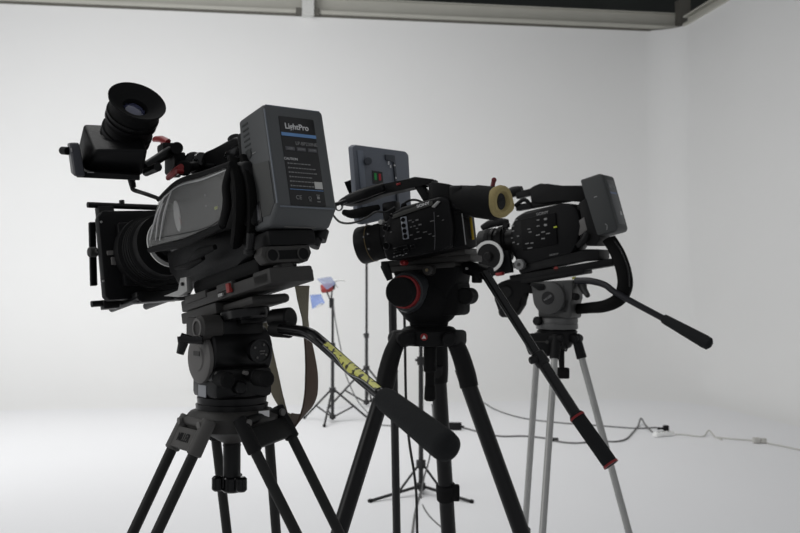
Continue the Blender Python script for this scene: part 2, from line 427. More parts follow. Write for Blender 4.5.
# lens, rods, matte box
lc = Vector((0, .02, .048))
b = MB(A.M); b.lathe(lc, (1, 0, 0), [(.24, .036), (.30, .036), (.302, .034), (.315, .034), (.318, .032), (.345, .032)], 36)
b.build('lens_base', GLOSS, camA)
b = MB(A.M); b.lathe(lc, (1, 0, 0), [(.355, .034), (.37, .036), (.372, .055), (.392, .055), (.395, .060), (.43, .060), (.432, .066), (.455, .066)], 40)
lens = b.build('lens', BLACK, camA)
for x in (.40, .41, .42): 
    b = MB(A.M); b.hoop(lc + Vector((x, 0, 0)), (1, 0, 0), .0612, .002, .003, 40); b.build('focus_ring', RUBBER, lens)
b = MB(A.M); b.hoop(lc + Vector((.352, 0, 0)), (1, 0, 0), .0445, .0065, .004, 48); b.build('white_ring', WHITEP, lens, label='white ring at the rear of the lens')  # white hoop added to give the pale crescent beside the lens
b = MB(A.M)
b.prism([(.46, .104, .118), (.46, .095, .130), (.46, -.060, .130), (.46, -.066, .120), (.46, -.066, -.022), (.46, -.058, -.034), (.46, .100, -.034), (.46, .107, -.026)], (.020, 0, 0), .003)
b.prism([(.479, .080, .118), (.479, -.050, .118), (.479, -.050, -.024), (.479, .080, -.024)], (.05, .0, 0), .002)
b.prism([(.445, .075, .105), (.445, -.045, .105), (.445, -.045, -.012), (.445, .075, -.012)], (.016, 0, 0), .004)
mbx = b.build('matte_box', BODY, camA, label='black square matte box with flag bars')
b = MB(A.M); b.cyl((.5, .106, .1500), (.5, -.07, .1415), .0055, seg=12); b.cyl((.5, .04, .150), (.5, .04, .158), .005); b.ab((.49, .09, .122), (.51, .06, .146), .002); b.build('flag_bar', METALB, mbx)
b = MB(A.M); b.cyl((.5, .119, -.0335), (.5, -.08, -.0335), .0058, seg=12); b.ab((.49, .10, -.045), (.51, .07, -.03), .002); b.build('flag_bar', METALB, mbx)
b = MB(A.M); b.hexa([(.52, .108, .003), (.528, .108, .003), (.528, .096, .003), (.52, .096, .003), (.52, .098, .122), (.528, .098, .122), (.528, .086, .122), (.52, .086, .122)], .001)
sf = b.build('side_flag', BODY, mbx)
b = MB(A.M); p = U(97, 252, x=.50); b.cyl(p, p + Vector((0, .016, 0)), .0095, seg=16, bev=.002); b.cyl(p + Vector((-.02, .004, .0)), p + Vector((0, .004, 0)), .004); b.build('knob', WORN, mbx)
b = MB(A.M); p = U(113, 253, x=.458); b.ab(p - Vector((.004, .022, .004)), p + Vector((.0, .012, .004)), .001); b.ab(p + Vector((-.006, -.004, -.022)), p + Vector((.0, .006, -.008)), .001); b.build('latch', WORNL, mbx)
for q in ((101, 222), (103, 281)):
    b = MB(A.M); p = U(*q, x=.459); b.cyl(p, p - Vector((.002, 0, 0)), .002, seg=10); b.build('screw', SILVERD, mbx)
for yy in (.058, -.01):
    b = MB(A.M); b.cyl((.42, yy, -.038), (.56, yy, -.038), .0065); b.build('rod', METALB, camA)
b = MB(A.M); p = U(158, 297, x=.44); b.ab((.425, -.02, -.046), (.45, .064, -.026), .003); b.build('rod_clamp', METALB, camA)
b = MB(A.M); b.prism([U(163, 296, y=.074), U(178, 291, y=.074), U(180, 278, y=.074), U(186, 277, y=.074), U(187, 291, y=.074), U(178, 297, y=.074)], (0, -.01, 0), .001)
lv = b.build('support_bracket', SILVERD, camA)
b = MB(A.M); p = U(183, 284, y=.0745); b.cyl(p, p + Vector((0, .003, 0)), .003); b.build('screw', GLOSS, lv)
# top handle
b = MB(A.M)
b.prism([U(*q, y=.012) for q in ((247, 137), (232, 137), (206, 152), (196, 160), (197, 172), (206, 176), (222, 168), (240, 160), (247, 158))], (0, -.034, 0), .006, 3)
hd = b.build('top_handle', BODY, camA)
b = MB(A.M); b.cyl(U(234, 138, y=.0), U(243, 162, y=-.0), .011); b.cyl(U(204, 158, y=.012), U(198, 170, y=.012), .016, seg=20, bev=.003); b.cyl(U(194, 163, y=.015), U(194, 163, y=-.02), .019, bev=.003); b.cyl(U(200, 168, y=.0), U(222, 168, y=.0), .014); b.build('handle_joint', GLOSS, hd)
b = MB(A.M); b.prism([U(*q, y=.02) for q in ((240, 142), (226, 150), (222, 158), (232, 162), (243, 156))], (0, -.01, 0), .003); b.build('handle_cover', GLOSS, hd)
b = MB(A.M); b.ab(U(212, 170, y=.01), U(243, 158, y=-.03), .003); b.build('handle_post', BLACK, hd)
# viewfinder arm with red clamps
b = MB(A.M)
b.cyl(U(144, 168, y=.12), U(170, 151, y=.06), .0085, seg=14)
b.cyl(U(146, 172, y=.12), U(158, 167, y=.12), .007, seg=12)
arm = b.build('viewfinder_arm', METALB, camA)
b = MB(A.M); b.ab(U(162, 143, y=.06), U(176, 155, y=.03), .004); b.prism([U(*q, y=.055) for q in ((164, 152), (175, 152), (174, 172), (169, 178), (164, 174))], (0, -.02, 0), .003); b.cyl(U(177, 148, y=.058), U(177, 148, y=.03), .010)
b.cyl(U(176, 170, y=.05), U(200, 165, y=.02), .008); b.cyl(U(184, 168, y=.05), U(186, 168, y=.0), .013, bev=.003)
b.box(A.M.inverted() @ pt(168, 151, 1.66), (.026, .030, .024), .005); b.build('arm_clamp', BLACK, arm)
b = MB(A.M); b.tube([U(155, 139, y=.06), U(161, 139, y=.06), U(168, 142, y=.06)], [(.0042, .006), (.005, .0065), (.0042, .006)], 10, 1); b.cyl(U(163, 140, y=.05), U(164, 146, y=.05), .005); b.build('clamp_lever', RED, arm, label='red clamp lever')
b = MB(A.M); b.tube([U(169, 177, y=.065), U(175, 172, y=.068), U(181, 167, y=.065)], [(.005, .007), (.0065, .0085), (.005, .007)], 10, 1); p = U(176, 171.5, y=.075); b.cyl(p, p - Vector((0, .012, 0)), .004); b.build('clamp_lever', RED, arm, label='red clamp lever')
# viewfinder, own axis towards the eye
VC = pt(137.2, 101.5, 1.52)                       # centre of the eyecup mouth
ax = Vector((.42, -.62, .66)).normalized()
VF = frame(VC, Vector((1, .05, -.20)), ax)   # y is the eyepiece axis
vx = Vector((1, .05, -.25)); vx = (vx - ax * vx.dot(ax)).normalized()
VF = Matrix((vx, ax, vx.cross(ax))).transposed().to_4x4(); VF.translation = VC
b = MB(VF)
b.lathe((0, 0, 0), (0, 1, 0), [(-.050, .033), (-.045, .0370), (-.022, .0380), (-.010, .0390), (-.003, .0430), (.001, .0445), (.002, .0436), (-.004, .035), (-.009, .026), (-.011, .0195), (-.014, .0185), (-.038, .018)], 40)
vf = b.build('viewfinder', RUBBER, camA, label='black eyepiece viewfinder raised above the lens')
b = MB(VF); b.lathe((0, 0, 0), (0, 1, 0), [(-.022, .0001), (-.022, .0195), (-.0165, .0165), (-.013, .010), (-.012, .0001)], 28, cap=False); b.build('eyepiece_lens', GLASS, vf)
b = MB(VF); b.lathe((0, 0, 0), (0, 1, 0), [(-.105, .034), (-.082, .0345), (-.080, .0375), (-.062, .0375), (-.060, .0365), (-.046, .0365), (-.042, .030)], 36)
b.build('eyepiece_barrel', BLACK, vf)
for t, r in ((-.026, .0405), (-.036, .0400), (-.060, .0395), (-.072, .0390)):
    b = MB(VF); b.hoop((0, t, 0), (0, 1, 0), r, .004, .0045, 40); b.build('barrel_ring', METALB, vf)
b = MB()
b.hexa([pt(95, 150, 1.49), pt(148, 150, 1.50), pt(142, 176, 1.53), pt(84.5, 171, 1.52), pt(83.5, 123.5, 1.575), pt(139, 126, 1.585), pt(146, 160, 1.61), pt(74.5, 163, 1.60)], .005, 3)
b.hexa([pt(80, 171, 1.50), pt(140, 175, 1.51), pt(140, 180.5, 1.51), pt(76, 177.5, 1.50), pt(74, 160, 1.59), pt(140, 166, 1.60), pt(140, 176, 1.60), pt(74, 172, 1.59)], .002)
vh = b.build('viewfinder_housing', BODY, vf)
b = MB(); b.hexa([pt(69.5, 142.5, 1.50), pt(79, 142.5, 1.50), pt(85.5, 176.5, 1.48), pt(74, 176.5, 1.48), pt(67, 143, 1.56), pt(77, 143, 1.56), pt(82, 174, 1.56), pt(71, 174, 1.56)], .003)
sp = b.build('control_panel', mat('blue_black', (.016, .018, .026), .4), vf)
b = MB(); b.cyl(pt(68, 151, 1.53), pt(62, 150.5, 1.54), .0062, bev=.001); b.build('panel_knob', BLACK, sp)
b = MB()
for u, v in ((71.5, 150), (73, 157), (74.5, 163.5)):
    p = pt(u, v, 1.495); b.box(p, (.0022, .002, .006), .0004, Matrix.Rotation(-.2, 3, 'Y'))
b.build('button', PRINTG, sp)
b = MB(); b.box(pt(90.5, 172.5, 1.497), (.010, .001, .0012)); b.build('mark', PRINTG, vh)
b = MB(A.M); b.cyl(U(131, 178, y=.14), U(133, 187, y=.14), .006, .005); b.tube([U(132, 187, y=.14), U(134, 190, y=.14), U(146, 194, y=.10), U(160, 199, y=.06)], .0035, 8); b.build('viewfinder_cable', CABLEB, camA)

# ---------------- left tripod
cA = pt(232, 420, 1.56); zA = lambda v, D=1.56: pt(232, v, D).z
triA = thing('tripod', 'black twin-tube tripod under the largest camera, yellow sticker on its pan handle', 'tripod', Matrix.Translation((cA.x, cA.y, 0)), 'camera tripods')
def V3(x, y, z): return Vector((x, y, z))
b = MB(); c0 = V3(cA.x, cA.y, 0)
b.lathe(c0, (0, 0, 1), [(zA(443), .012), (zA(441), .018), (zA(433), .038), (zA(431), .060), (zA(428), .070), (zA(415), .071), (zA(410), .064), (zA(407), .050)], 40)
bowl = b.build('bowl', WORN, triA)
b = MB(); p = hit(264, 414, c0 + V3(.045, -.045, 0), V3(.6, -.8, 0)); 
b.box(p, (.018, .001, .010), rot=Matrix.Rotation(R(37), 3, 'Z')); b.build('label_panel', PRINT, bowl)
b = MB(); b.cyl(c0 + V3(0, 0, zA(476)), c0 + V3(0, 0, zA(443)), .0135); b.hoop(c0 + V3(0, 0, zA(445)), (0, 0, 1), .0142, .002, .0015)
cl = b.build('bowl_clamp', METALB, triA)
b = MB(); b.cyl(c0 + V3(0, 0, zA(492)), c0 + V3(0, 0, zA(476)), .015, bev=.003)
for k in range(3):
    a = R(200 + 120 * k); b.cyl(c0 + V3(.022 * math.cos(a), .022 * math.sin(a), zA(490)), c0 + V3(.022 * math.cos(a), .022 * math.sin(a), zA(475)), .009, bev=.003)
    b.box(c0 + V3(.013 * math.cos(a), .013 * math.sin(a), zA(482)), (.022, .012, .018), .002, Matrix.Rotation(a, 3, 'Z'))
b.build('clamp_knob', GLOSS, cl)
for ang, sl, wd, rad, ad, ends in ((84, .42, .045, .062, 86, None), (217, .49, 0, 0, 208, (pt(207.5, 425, 1.47), pt(185.5, 420, 1.54))), (322, .57, 0, 0, 341, (pt(241, 423, 1.47), pt(279, 411, 1.58)))):
    rd = V3(math.cos(R(ang)), math.sin(R(ang)), 0); td = V3(-rd.y, rd.x, 0)
    h = c0 + rd * rad + V3(-.004, 0, zA(418))
    if ends: h = (ends[0] + ends[1]) / 2; td = (ends[1] - ends[0]).normalized(); wd = (ends[1] - ends[0]).length / 2
    d = (V3(math.cos(R(ad)), math.sin(R(ad)), 0) * sl - V3(0, 0, 1)).normalized()
    L = h.z / -d.z
    b = MB()
    for s in (-1, 1): b.cyl(h + td * wd * s, h + td * wd * s * .85 + d * (L * .62), .0082, seg=16)
    leg = b.build('leg', LEGM, triA)
    b = MB(); b.cyl(h + td * wd * .82 + d * (L * .60), h + td * wd * .75 + d * (L - .03), .007); b.cyl(h - td * wd * .82 + d * (L * .60), h - td * wd * .75 + d * (L - .03), .007)
    b.build('lower_tube', METALB, leg)
    b = MB(); b.cyl(h + d * (L - .05) + td * wd * .9, h + d * (L - .05) - td * wd * .9, .013); b.cyl(h + d * (L - .05), h + d * (L - .002), .014, .005); b.build('foot', RUBBER, leg)
    b = MB()
    for s in (-1, 1):
        b.cyl(h + td * wd * s - d * .008, h + td * wd * s + d * .048, .0105, .0115, bev=.002)
    nn = td.cross(d).normalized()
    q = [h + td * wd * sx + d * t + nn * o for o in (-.008, .008) for sx, t in ((-1, .012), (1, .012), (1, .044), (-1, .044))]
    b.hexa(q, .002); b.cyl(h + td * (wd + .004) , h - td * (wd + .004), .007)
    brk = b.build('leg_bracket', WORNP if ang == 217 else BLACK, leg)
    for s in (-1, 1):
        b = MB(); b.cyl(h + td * wd * s * .9 + rd * .009, h + td * wd * s * .9 + rd * .0135, .0055); b.build('screw', WORNL, brk)
    if ang == 217:
        n2 = nn if nn.dot(ORI - h) > 0 else -nn
        M = frame(h + d * .028 + n2 * .0086, -td if (-td).x > 0 else td, -d)
        lettering('MILLER', .0180, M, BLACK, brk, squash=.80, bold=.0002)
# head
HA = yawframe((cA.x, cA.y, 0), 127); zz = zA
b = MB(HA); b.lathe((0, 0, 0), (0, 0, 1), [(zz(411), .048), (zz(410), .055), (zz(403), .056), (zz(402), .053), (zz(396), .054), (zz(394), .046), (zz(386), .044)], 36)
b.ab((-.044, -.048, zz(396)), (.040, .050, zz(366)), .008)
head = b.build('fluid_head', METALB, triA)
b = MB(HA); b.cyl((0, -.050, zz(351)), (0, .050, zz(351)), .041, seg=36, bev=.003); b.ab((-.03, -.04, zz(345)), (.035, .04, zz(318)), .006); b.build('tilt_drum', METALB, head)
b = MB(HA); b.lathe((0, .0505, zz(357)), (0, 1, 0), [(0, .038), (.006, .038), (.008, .035), (.0075, .020), (.0095, .018), (.0095, .0001)], 36, cap=False); dc = b.build('drum_cap', WORNL, head)
b = MB(HA); b.box((.0, .0605, zz(352)), (.020, .001, .007)); b.build('cap_mark', WORN, dc)
b = MB(HA); b.cyl((-.015, .030, zz(327)), (-.015, .066, zz(327)), .020, bev=.003); b.ab((-.01, .03, zz(337)), (.045, .058, zz(317)), .004); sw = b.build('plate_lock', WORN, head)
b = MB(HA); b.hoop((-.015, .0665, zz(327)), (0, 1, 0), .015, .004, .003); b.build('lock_ring', WORNL, sw)
b = MB(HA); q = lambda u, v, D=1.5: HA.inverted() @ pt(u, v, D)
b.tube([q(203, 340), q(192, 340), q(181, 338)], [.007, .006, .008], 10, 1); b.tube([q(182, 336), q(183, 344), q(180, 354)], [(.008, .006), (.008, .006), (.006, .005)], 10, 1); b.build('tilt_lock_lever', GLOSS, head)
b = MB(HA); p = q(259, 351, 1.515); b.cyl(p + V3(.01, 0, 0), p + V3(-.004, 0, 0), .017, bev=.002); b.hoop(p + V3(-.004, 0, 0), (1, 0, 0), .0185, .003, .004); dl = b.build('counterbalance_dial', GLOSS, head)
b = MB(HA)
for k in range(4): a = R(90 * k + 30); b.cyl(p + V3(-.0045, .011 * math.cos(a), .011 * math.sin(a)), p + V3(-.0055, .011 * math.cos(a), .011 * math.sin(a)), .0018)
b.box(p + V3(-.0048, -.003, 0), (.001, .009, .0015)); b.box(p + V3(-.0048, -.003, -.004), (.001, .007, .0015)); b.build('dial_marks', WORNL, dl)
for (u, v, m) in ((227, 380, RUBBER), (266, 379, RUBBER)):
    b = MB(HA); p = q(u, v, 1.49); b.cyl(p + V3(.030, 0, 0), p + V3(-.006, 0, 0), .0125, bev=.003); kn = b.build('drag_knob', m, head)
    b = MB(HA); p = q(u - 9, v - 3, 1.505); b.cyl(p + V3(.02, 0, 0), p + V3(0, 0, 0), .010, bev=.001); b.build('knob_collar', METALB, kn)
b = MB(HA); p = q(247, 373, 1.50); b.cyl(p, p + V3(.01, 0, 0), .0032); b.build('bubble_level', WORNL, head)
b = MB(HA); p = q(242, 388, 1.505); b.cyl(p, p + V3(.02, 0, 0), .010, bev=.002); b.build('pan_lock', METALB, head)
b = MB(HA); p0 = q(198, 389, 1.515); b.box((.0, .0506, zz(389)), (.026, .001, .018)); b.build('label_panel', mat('grey_label', (.33, .34, .36), .5), head)
# camera plates (they tilt with the camera)
b = MB(A.M); b.ab((-.045, -.010, -.0885), (.245, .066, -.0705), .002); b.ab((-.050, -.006, -.0885), (.0, .066, -.066), .003); b.build('camera_plate', WORN, head)
b = MB(A.M); b.ab((.225, .060, -.078), (.15, .068, -.066), .002); b.build('plate_rail', WORN, head); b = MB(A.M); b.ab((.11, .06, -.078), (.06, .069, -.066), .002); b.build('plate_rail', WORN, head)
b = MB(A.M); p = U(229, 288, y=.070); b.box(p, (.010, .006, .014), .001); b.build('plate_catch', REDP, head, label='small red plate catch')
b = MB(A.M); p = U(221, 295, y=.070); b.box(p, (.014, .004, .005), .0006); b.build('catch_spring', SILVERD, head)
b = MB(A.M); b.ab((.25, -.01, -.1075), (.125, .066, -.0900), .002); b.ab((.15, -.012, -.108), (.03, .055, -.094), .006); b.build('plate_clamp', WORN, head)
b = MB(A.M); b.cyl((.10, .03, -.124), (.10, .03, -.106), .038, seg=32, bev=.003); b.build('plate_turret', GLOSS, head)
b = MB(A.M); b.ab((.20, -.01, -.130), (.09, .045, -.108), .004); b.build('platform', METALB, head)
# pan handle
b = MB(); b.cyl(pt(273, 320, 1.52), pt(291, 318, 1.50), .0165, bev=.002); b.cyl(pt(274, 329, 1.50), pt(289, 330, 1.47), .012); b.build('handle_clamp', BLACK, head)
hp = [pt(282, 329, 1.47), pt(298, 331, 1.43), pt(310, 334, 1.40), pt(323, 344, 1.375), pt(352, 370, 1.30), pt(384, 397, 1.22)]
b = MB(); b.tube(hp, .0085, 14); ph = b.build('pan_handle', GLOSS, triA, label='black pan handle with a yellow sticker')
g0, g1 = pt(383.5, 397.5, 1.217), pt(451, 450.5, 1.085); gd = (g1 - g0)
b = MB(); Lg = gd.length; b.lathe(g0, gd, [(0, .009), (.002, .0135), (.012, .0150), (Lg * .5, .0165), (Lg - .016, .0178), (Lg - .007, .0165), (Lg - .002, .011), (Lg, .004)], 24); b.build('handle_grip', FOAM, ph)
# sticker wraps the upper side of the bar
b = MB(); s0, s1 = pt(325.5, 346.2, 1.369), pt(384, 397, 1.22); sd = (s1 - s0).normalized()
viewd = (ORI - (s0 + s1) / 2).normalized(); up = (V3(0, 0, 1) - sd * sd.z).normalized(); side = sd.cross(up); side = side if side.dot(viewd) > 0 else -side
def patch(lo, hi, r, m, name, par):
    mb = MB(); rows = []
    for i in range(21):
        t = .04 + .90 * i / 20; c = line_d(s0, s1, t)
        a0, a1 = lo(i / 20), hi(i / 20)
        rows.append([mb.v(c + (up * math.sin(a) + side * math.cos(a)) * r) for a in [a0 + (a1 - a0) * k / 6 for k in range(7)]])
    for a_, b_ in zip(rows, rows[1:]):
        for k in range(6): mb.f([a_[k], a_[k + 1], b_[k + 1], b_[k]])
    return mb.build(name, m, par)
wob = lambda t: math.exp(-((t - .52) / .17) ** 2)
patch(lambda t: R(38) - R(45) * wob(t), lambda t: R(88), .0089, STICK, 'sticker', ph)
patch(lambda t: R(24) - R(47) * wob(t), lambda t: R(33) - R(46) * wob(t), .0089, PRINTG, 'sticker_edge', ph)

# strap hanging from the camera plate
def ribbon(mb, pts, wid, th, smooth=6):
    """pts: centre points, wid: half-width vectors"""
    P, W = [], []
    n = len(pts)
    cr = lambda a, b, c, d, t: .5 * ((2 * b) + (c - a) * t + (2 * a - 5 * b + 4 * c - d) * t * t + (3 * b - a - 3 * c + d) * t ** 3)
    for i in range(n - 1):
        for k in range(smooth):
            t = k / smooth
            P.append(cr(pts[max(i - 1, 0)], pts[i], pts[i + 1], pts[min(i + 2, n - 1)], t)); W.append(wid[i].lerp(wid[i + 1], t))
    P.append(pts[-1]); W.append(wid[-1])
    rings = []
    for i, p in enumerate(P):
        d = (P[min(i + 1, len(P) - 1)] - P[max(i - 1, 0)]).normalized(); nn = d.cross(W[i]).normalized() * th / 2
        rings.append([mb.v(p + W[i] + nn), mb.v(p - W[i] + nn), mb.v(p - W[i] - nn), mb.v(p + W[i] - nn)])
    mb.skin(rings)
st = thing('shoulder_strap', 'olive and brown shoulder strap looping down from the largest camera behind its tripod head', 'strap', Matrix.Translation(pt(302, 288, 1.55)))
D = 1.60
b = MB(); ribbon(b, [pt(302, 286, 1.52), pt(303, 300, 1.54), pt(305, 318, 1.56), pt(307, 336, 1.58)], [V3(.011, .004, 0), V3(.008, .006, 0), V3(.003, .012, 0), V3(.0025, .014, 0)], .002)
b.build('webbing', OLIVE, st)
b = MB(); ribbon(b, [pt(307, 336, 1.58), pt(309.5, 352, D), pt(311.5, 375, D), pt(310.5, 397, D), pt(305.5, 412, D), pt(298, 420.5, D + .01), pt(291, 420, D + .02)], [V3(.0025, .014, 0), V3(.0045, .018, 0), V3(.0075, .018, .0), V3(.0085, .018, .003), V3(.0075, .018, .006), V3(.004, .018, .008), V3(-.001, .018, .008)], .003)
b.build('shoulder_pad', BROWN, st, label='brown leather strap pad')
b = MB(); ribbon(b, [pt(293, 421, D + .02), pt(285.5, 414, D + .03), pt(278, 397, D + .05), pt(271.5, 372, D + .06), pt(265, 345, D + .06), pt(258, 312, D + .04)], [V3(-.002, .016, .008), V3(-.008, .014, .006), V3(-.011, .012, .003), V3(-.012, .010, .002), V3(-.012, .008, 0), V3(-.012, .008, 0)], .002)
b.build('webbing', OLIVE, st)

# ================================================================== MIDDLE RIG
B = Rig(157, -11, 0, pt(425, 235, 1.9)); U = B.u
camB = thing('video_camera', 'middle video camera with a tan eyecup on its viewfinder and bulky short lens', 'video camera', B.M, 'video cameras on tripods')
YB = .055
b = MB(B.M)
poly = [(392, 214), (400, 207), (440, 196), (449, 199), (453, 225), (452, 247), (440, 251), (396, 261), (386, 260), (382, 248), (385, 222)]
b.prism([U(*q, y=YB) for q in poly], (0, -.105, 0), .006, 3)
bodyB = b.build('body', BODY, camB)
b = MB(B.M); b.prism([U(*q, y=.04) for q in ((446, 201), (460, 208), (464, 245), (450, 250))], (0, -.08, 0), .004); b.build('rear_block', BLACK, camB)
b = MB(B.M); b.prism([U(*q, y=.042) for q in ((443, 215), (461.5, 213), (466, 245.5), (446, 250))], (0, -.058, 0), .002); bt = b.build('battery', MATTE, camB, label='black slab battery with a yellow stripe')
b = MB(B.M); b.tube([U(462, 213.5, y=.0425), U(465.7, 244.5, y=.0425)], .0011, 6, 1); b.build('edge_line', PRINTG, bt)
xb = U(463.8, 229, y=.042).x
def rearp(u, v): return hit(u, v, B.M @ V3(xb - .0012, 0, 0), B.M.to_3x3() @ V3(1, -.0, 0))
b = MB(); p0, p1 = pt(470.3, 215, 1.99), pt(473.2, 239.5, 1.97)
p0 = B.M @ U(470.3, 215, y=.006); p1 = B.M @ U(473.2, 239.5, y=.006)
b.tube([p0, p1], [(.0016, .003)] * 2, 8, 1); b.build('stripe', YELLOW, bt)
# side details
DET = MB(B.M); pS = lambda u, v, o=.0006: U(u, v, y=YB + o)
sl = MB(B.M); p = pS(404.8, 228, .001); tilt = Matrix.Rotation(R(-4), 3, 'Y')
sl.box(p, (.0125, .003, .0425), .003, tilt); strip = sl.build('button_strip', mat('silver_strip', (.30, .32, .36), .4, .3), bodyB)
for u, v in ((403.3, 219.8), (404, 225.6), (404.8, 231), (405.6, 236.3)):
    k = MB(B.M); p = pS(u, v, .002); k.cyl(p, p + V3(0, .002, 0), .0042, seg=14); k.build('button', GLOSS, strip)
for u, v, w, h in ((404, 216.5, 3, 1), (407, 218, 2.2, 1), (411, 216, 3, 1.4), (414, 220.6, 3, 1.4), (408.5, 222, 2, 1), (411, 224.5, 2, 1), (405, 223, 2, 1), (412, 228, 2.6, .9), (405, 231, 3, .8), (410, 235, 3, .8), (414, 234, 3, .8), (419, 228, 4, .7), (424, 230, 3, .7), (426, 217, 4, .8), (428, 232, 2.5, .9), (386, 222, 2, 1), (389, 226, 2, 1), (391, 232, 2, .9), (384, 236, 1.6, .8), (432, 212, 2, .8), (437, 216, 2, .7)):
    if 400 < u: u, v = u + 6, v + 4
    DET.box(pS(u, v), (w * .002, .0014, h * .0018))
DET.build('button_markings', mat('dim_print', (.16, .16, .16), .5), bodyB)
k = MB(B.M); p = pS(383.2, 222.5, -.01); k.cyl(p, p + V3(0, .014, 0), .0045, bev=.001); k.build('shutter_button', SILVERD, bodyB)
for u, v, r in ((386, 228, .006), (387, 246, .007), (392, 216, .004)):
    k = MB(B.M); p = pS(u, v, 0); k.cyl(p, p + V3(0, .004, 0), r, bev=.001); k.build('control_knob', GLOSS, bodyB)
for (u0, v0, u1, v1) in ((394, 250, 408, 246), (394, 255, 402, 253), (404, 252, 409, 248.5), (411, 247, 416, 246)):
    k = MB(B.M); a_, b_ = pS(u0, v0, 0), pS(u1, v1, 0); k.box((a_ + b_) / 2 + V3(0, .001, 0), (abs(a_.x - b_.x), .004, .007), .001); k.build('switch_cover', GLOSS, bodyB)
k = MB(B.M)
for (u, v) in ((394, 257), (397, 256), (400, 255), (403, 255.2), (406, 253.5)): k.box(pS(u, v, .0032), (.004, .0006, .0012))
k.build('panel_lettering', PRINTG, bodyB)
x_ = (U(412, 204.2, y=YB) - U(400, 208.0, y=YB)).normalized()
lettering('SONY', .0072, B.M @ frame(pS(423, 204.8, .0045), x_, (0, 0, 1)), PRINT, bodyB, squash=1.35, bold=.0002)
k = MB(B.M); k.prism([pS(*q, .0005) for q in ((391, 216), (404, 210.5), (433, 201), (433, 205), (405, 214.5), (393, 219))], (0, .003, 0), .0008); k.build('name_plate', mat('olive_grey_plate', (.055, .055, .05), .5), bodyB)
k = MB(B.M); k.prism([pS(*q, .001) for q in ((432, 207), (438, 201), (441, 201.5), (435, 208))], (0, .004, 0), .0008); k.build('hinge', SILVERD, bodyB)
k = MB(B.M); k.tube([pS(434, 212), pS(435, 235), pS(434.5, 250)], .0006, 6); k.build('seam', PILL, bodyB)
# lens
b = MB(B.M); q0 = U(396, 239, y=0); q1 = U(363, 244, y=0)
lcB = V3(-.006, 0, (q0.z + q1.z) / 2); 
b.lathe(lcB, (1, 0, 0), [(.035, .030), (.072, .031), (.074, .033), (.082, .033), (.084, .0335), (.108, .034), (.110, .035), (.118, .036), (.138, .037), (.141, .036), (.132, .032), (.130, .001)], 44)
lnB = b.build('lens', BLACK, camB)
for x, r, w in ((.064, .0325, .010), (.095, .0350, .020)):
    b = MB(B.M); b.hoop(lcB + V3(x, 0, 0), (1, 0, 0), r, .003, w, 48); b.build('focus_ring', RUBBER, lnB)
b = MB(B.M); b.hoop(lcB + V3(.1165, 0, 0), (1, 0, 0), .0365, .002, .0015, 44); b.build('gold_ring', mat('gold_line', (.12, .085, .03), .5, .2), lnB)
for u, v in ((364, 237), (368, 234), (369, 249)):
    b = MB(B.M); p = U(u, v, y=.034); b.box(p, (.002, .006, .003)); b.build('lens_marking', PRINTG, lnB)
# top handle, microphone
b = MB(B.M)
b.prism([U(*q, y=.015) for q in ((433, 179), (414, 176.5), (400, 180.5), (378, 185), (358, 192), (343, 202), (344, 206), (360, 203), (380, 195), (402, 190), (420, 184.5), (433, 184))], (0, -.03, 0), .003)
b.prism([U(*q, y=.012) for q in ((413, 185), (420, 183), (432, 200), (426, 206))], (0, -.024, 0), .002)
hB = b.build('top_handle', BLACK, camB)
b = MB(B.M); p = U(398.5, 184, y=.0162); b.box(p, (.009, .002, .004), .0008); b.build('record_button', RED, hB)
b = MB(B.M); b.tube([U(341, 203, y=.02), U(350, 199, y=.025), U(366, 193, y=.03), U(384, 187, y=.025)], [(.007, .005), (.010, .010), (.011, .011), (.009, .008)], 14); b.prism([U(*q, y=.02) for q in ((381, 203), (395, 200), (394, 224), (383, 225))], (0, -.03, 0), .005); b.build('microphone_holder', BODY, hB)
b = MB(B.M); b.tube([U(343, 212, y=.03), U(352, 214, y=.03), U(364, 212, y=.03), U(379, 207, y=.03)], [.005, .009, .010, .005], 14); b.build('microphone_windshield', CLOTH, hB)
b = MB(B.M); b.cyl(U(334, 205, y=.03), U(352, 199, y=.03), .004); b.hoop(U(339, 207, y=.03), (0, 1, 0), .008, .002, .004, 18); b.build('lanyard_ring', GLOSS, hB)
b = MB(B.M); b.tube([U(333, 215, y=.03), U(340, 222, y=.04), U(352, 223, y=.05), U(366, 218, y=.05), U(376, 212, y=.05), U(386, 212, y=.04), U(395, 207, y=.03)], .0022, 8); b.tube([U(402, 206, y=.0), U(408, 201, y=.0), U(416, 200, y=.0), U(424, 203, y=.0)], .0022, 8); b.build('microphone_cable', CABLEB, hB)
# viewfinder
b = MB(B.M)
b.prism([U(*q, y=.045) for q in ((430, 181), (449, 184), (451, 208), (436, 207), (430, 203))], (0, -.055, 0), .004)
b.prism([U(*q, y=.04) for q in ((428, 183), (448, 186), (448, 205), (428, 204))], (0, -.07, 0), .003)
b.prism([U(*q, y=.05) for q in ((447, 185), (462, 185), (464, 212), (449, 209))], (0, -.06, 0), .008, 3)
vB = b.build('viewfinder', BLACK, camB)
a0, a1 = U(458, 199, y=.025), U(499, 204, y=.045)
b = MB(B.M); d = a1 - a0; Lv = d.length
b.lathe(a0, d, [(0, .024), (.004, .026), (Lv * .45, .0285), (Lv * .46, .030), (Lv * .8, .0305), (Lv - .004, .031), (Lv, .027)], 30); b.build('viewfinder_tube', RUBBER, vB)
n_ = (B.I.to_3x3() @ V3(.62, -.78, -.05)).normalized()
b = MB(B.M); ec = U(501.5, 201.5, y=.055)
mx = Matrix((n_.orthogonal(), n_, V3(0, 0, 0)))
upv = (B.I.to_3x3() @ V3(0, 0, 1)); upv = (upv - n_ * upv.dot(n_)).normalized(); sdv = upv.cross(n_); sdv = sdv if (B.M.to_3x3() @ sdv).x > 0 else -sdv
prof = []
rings = []
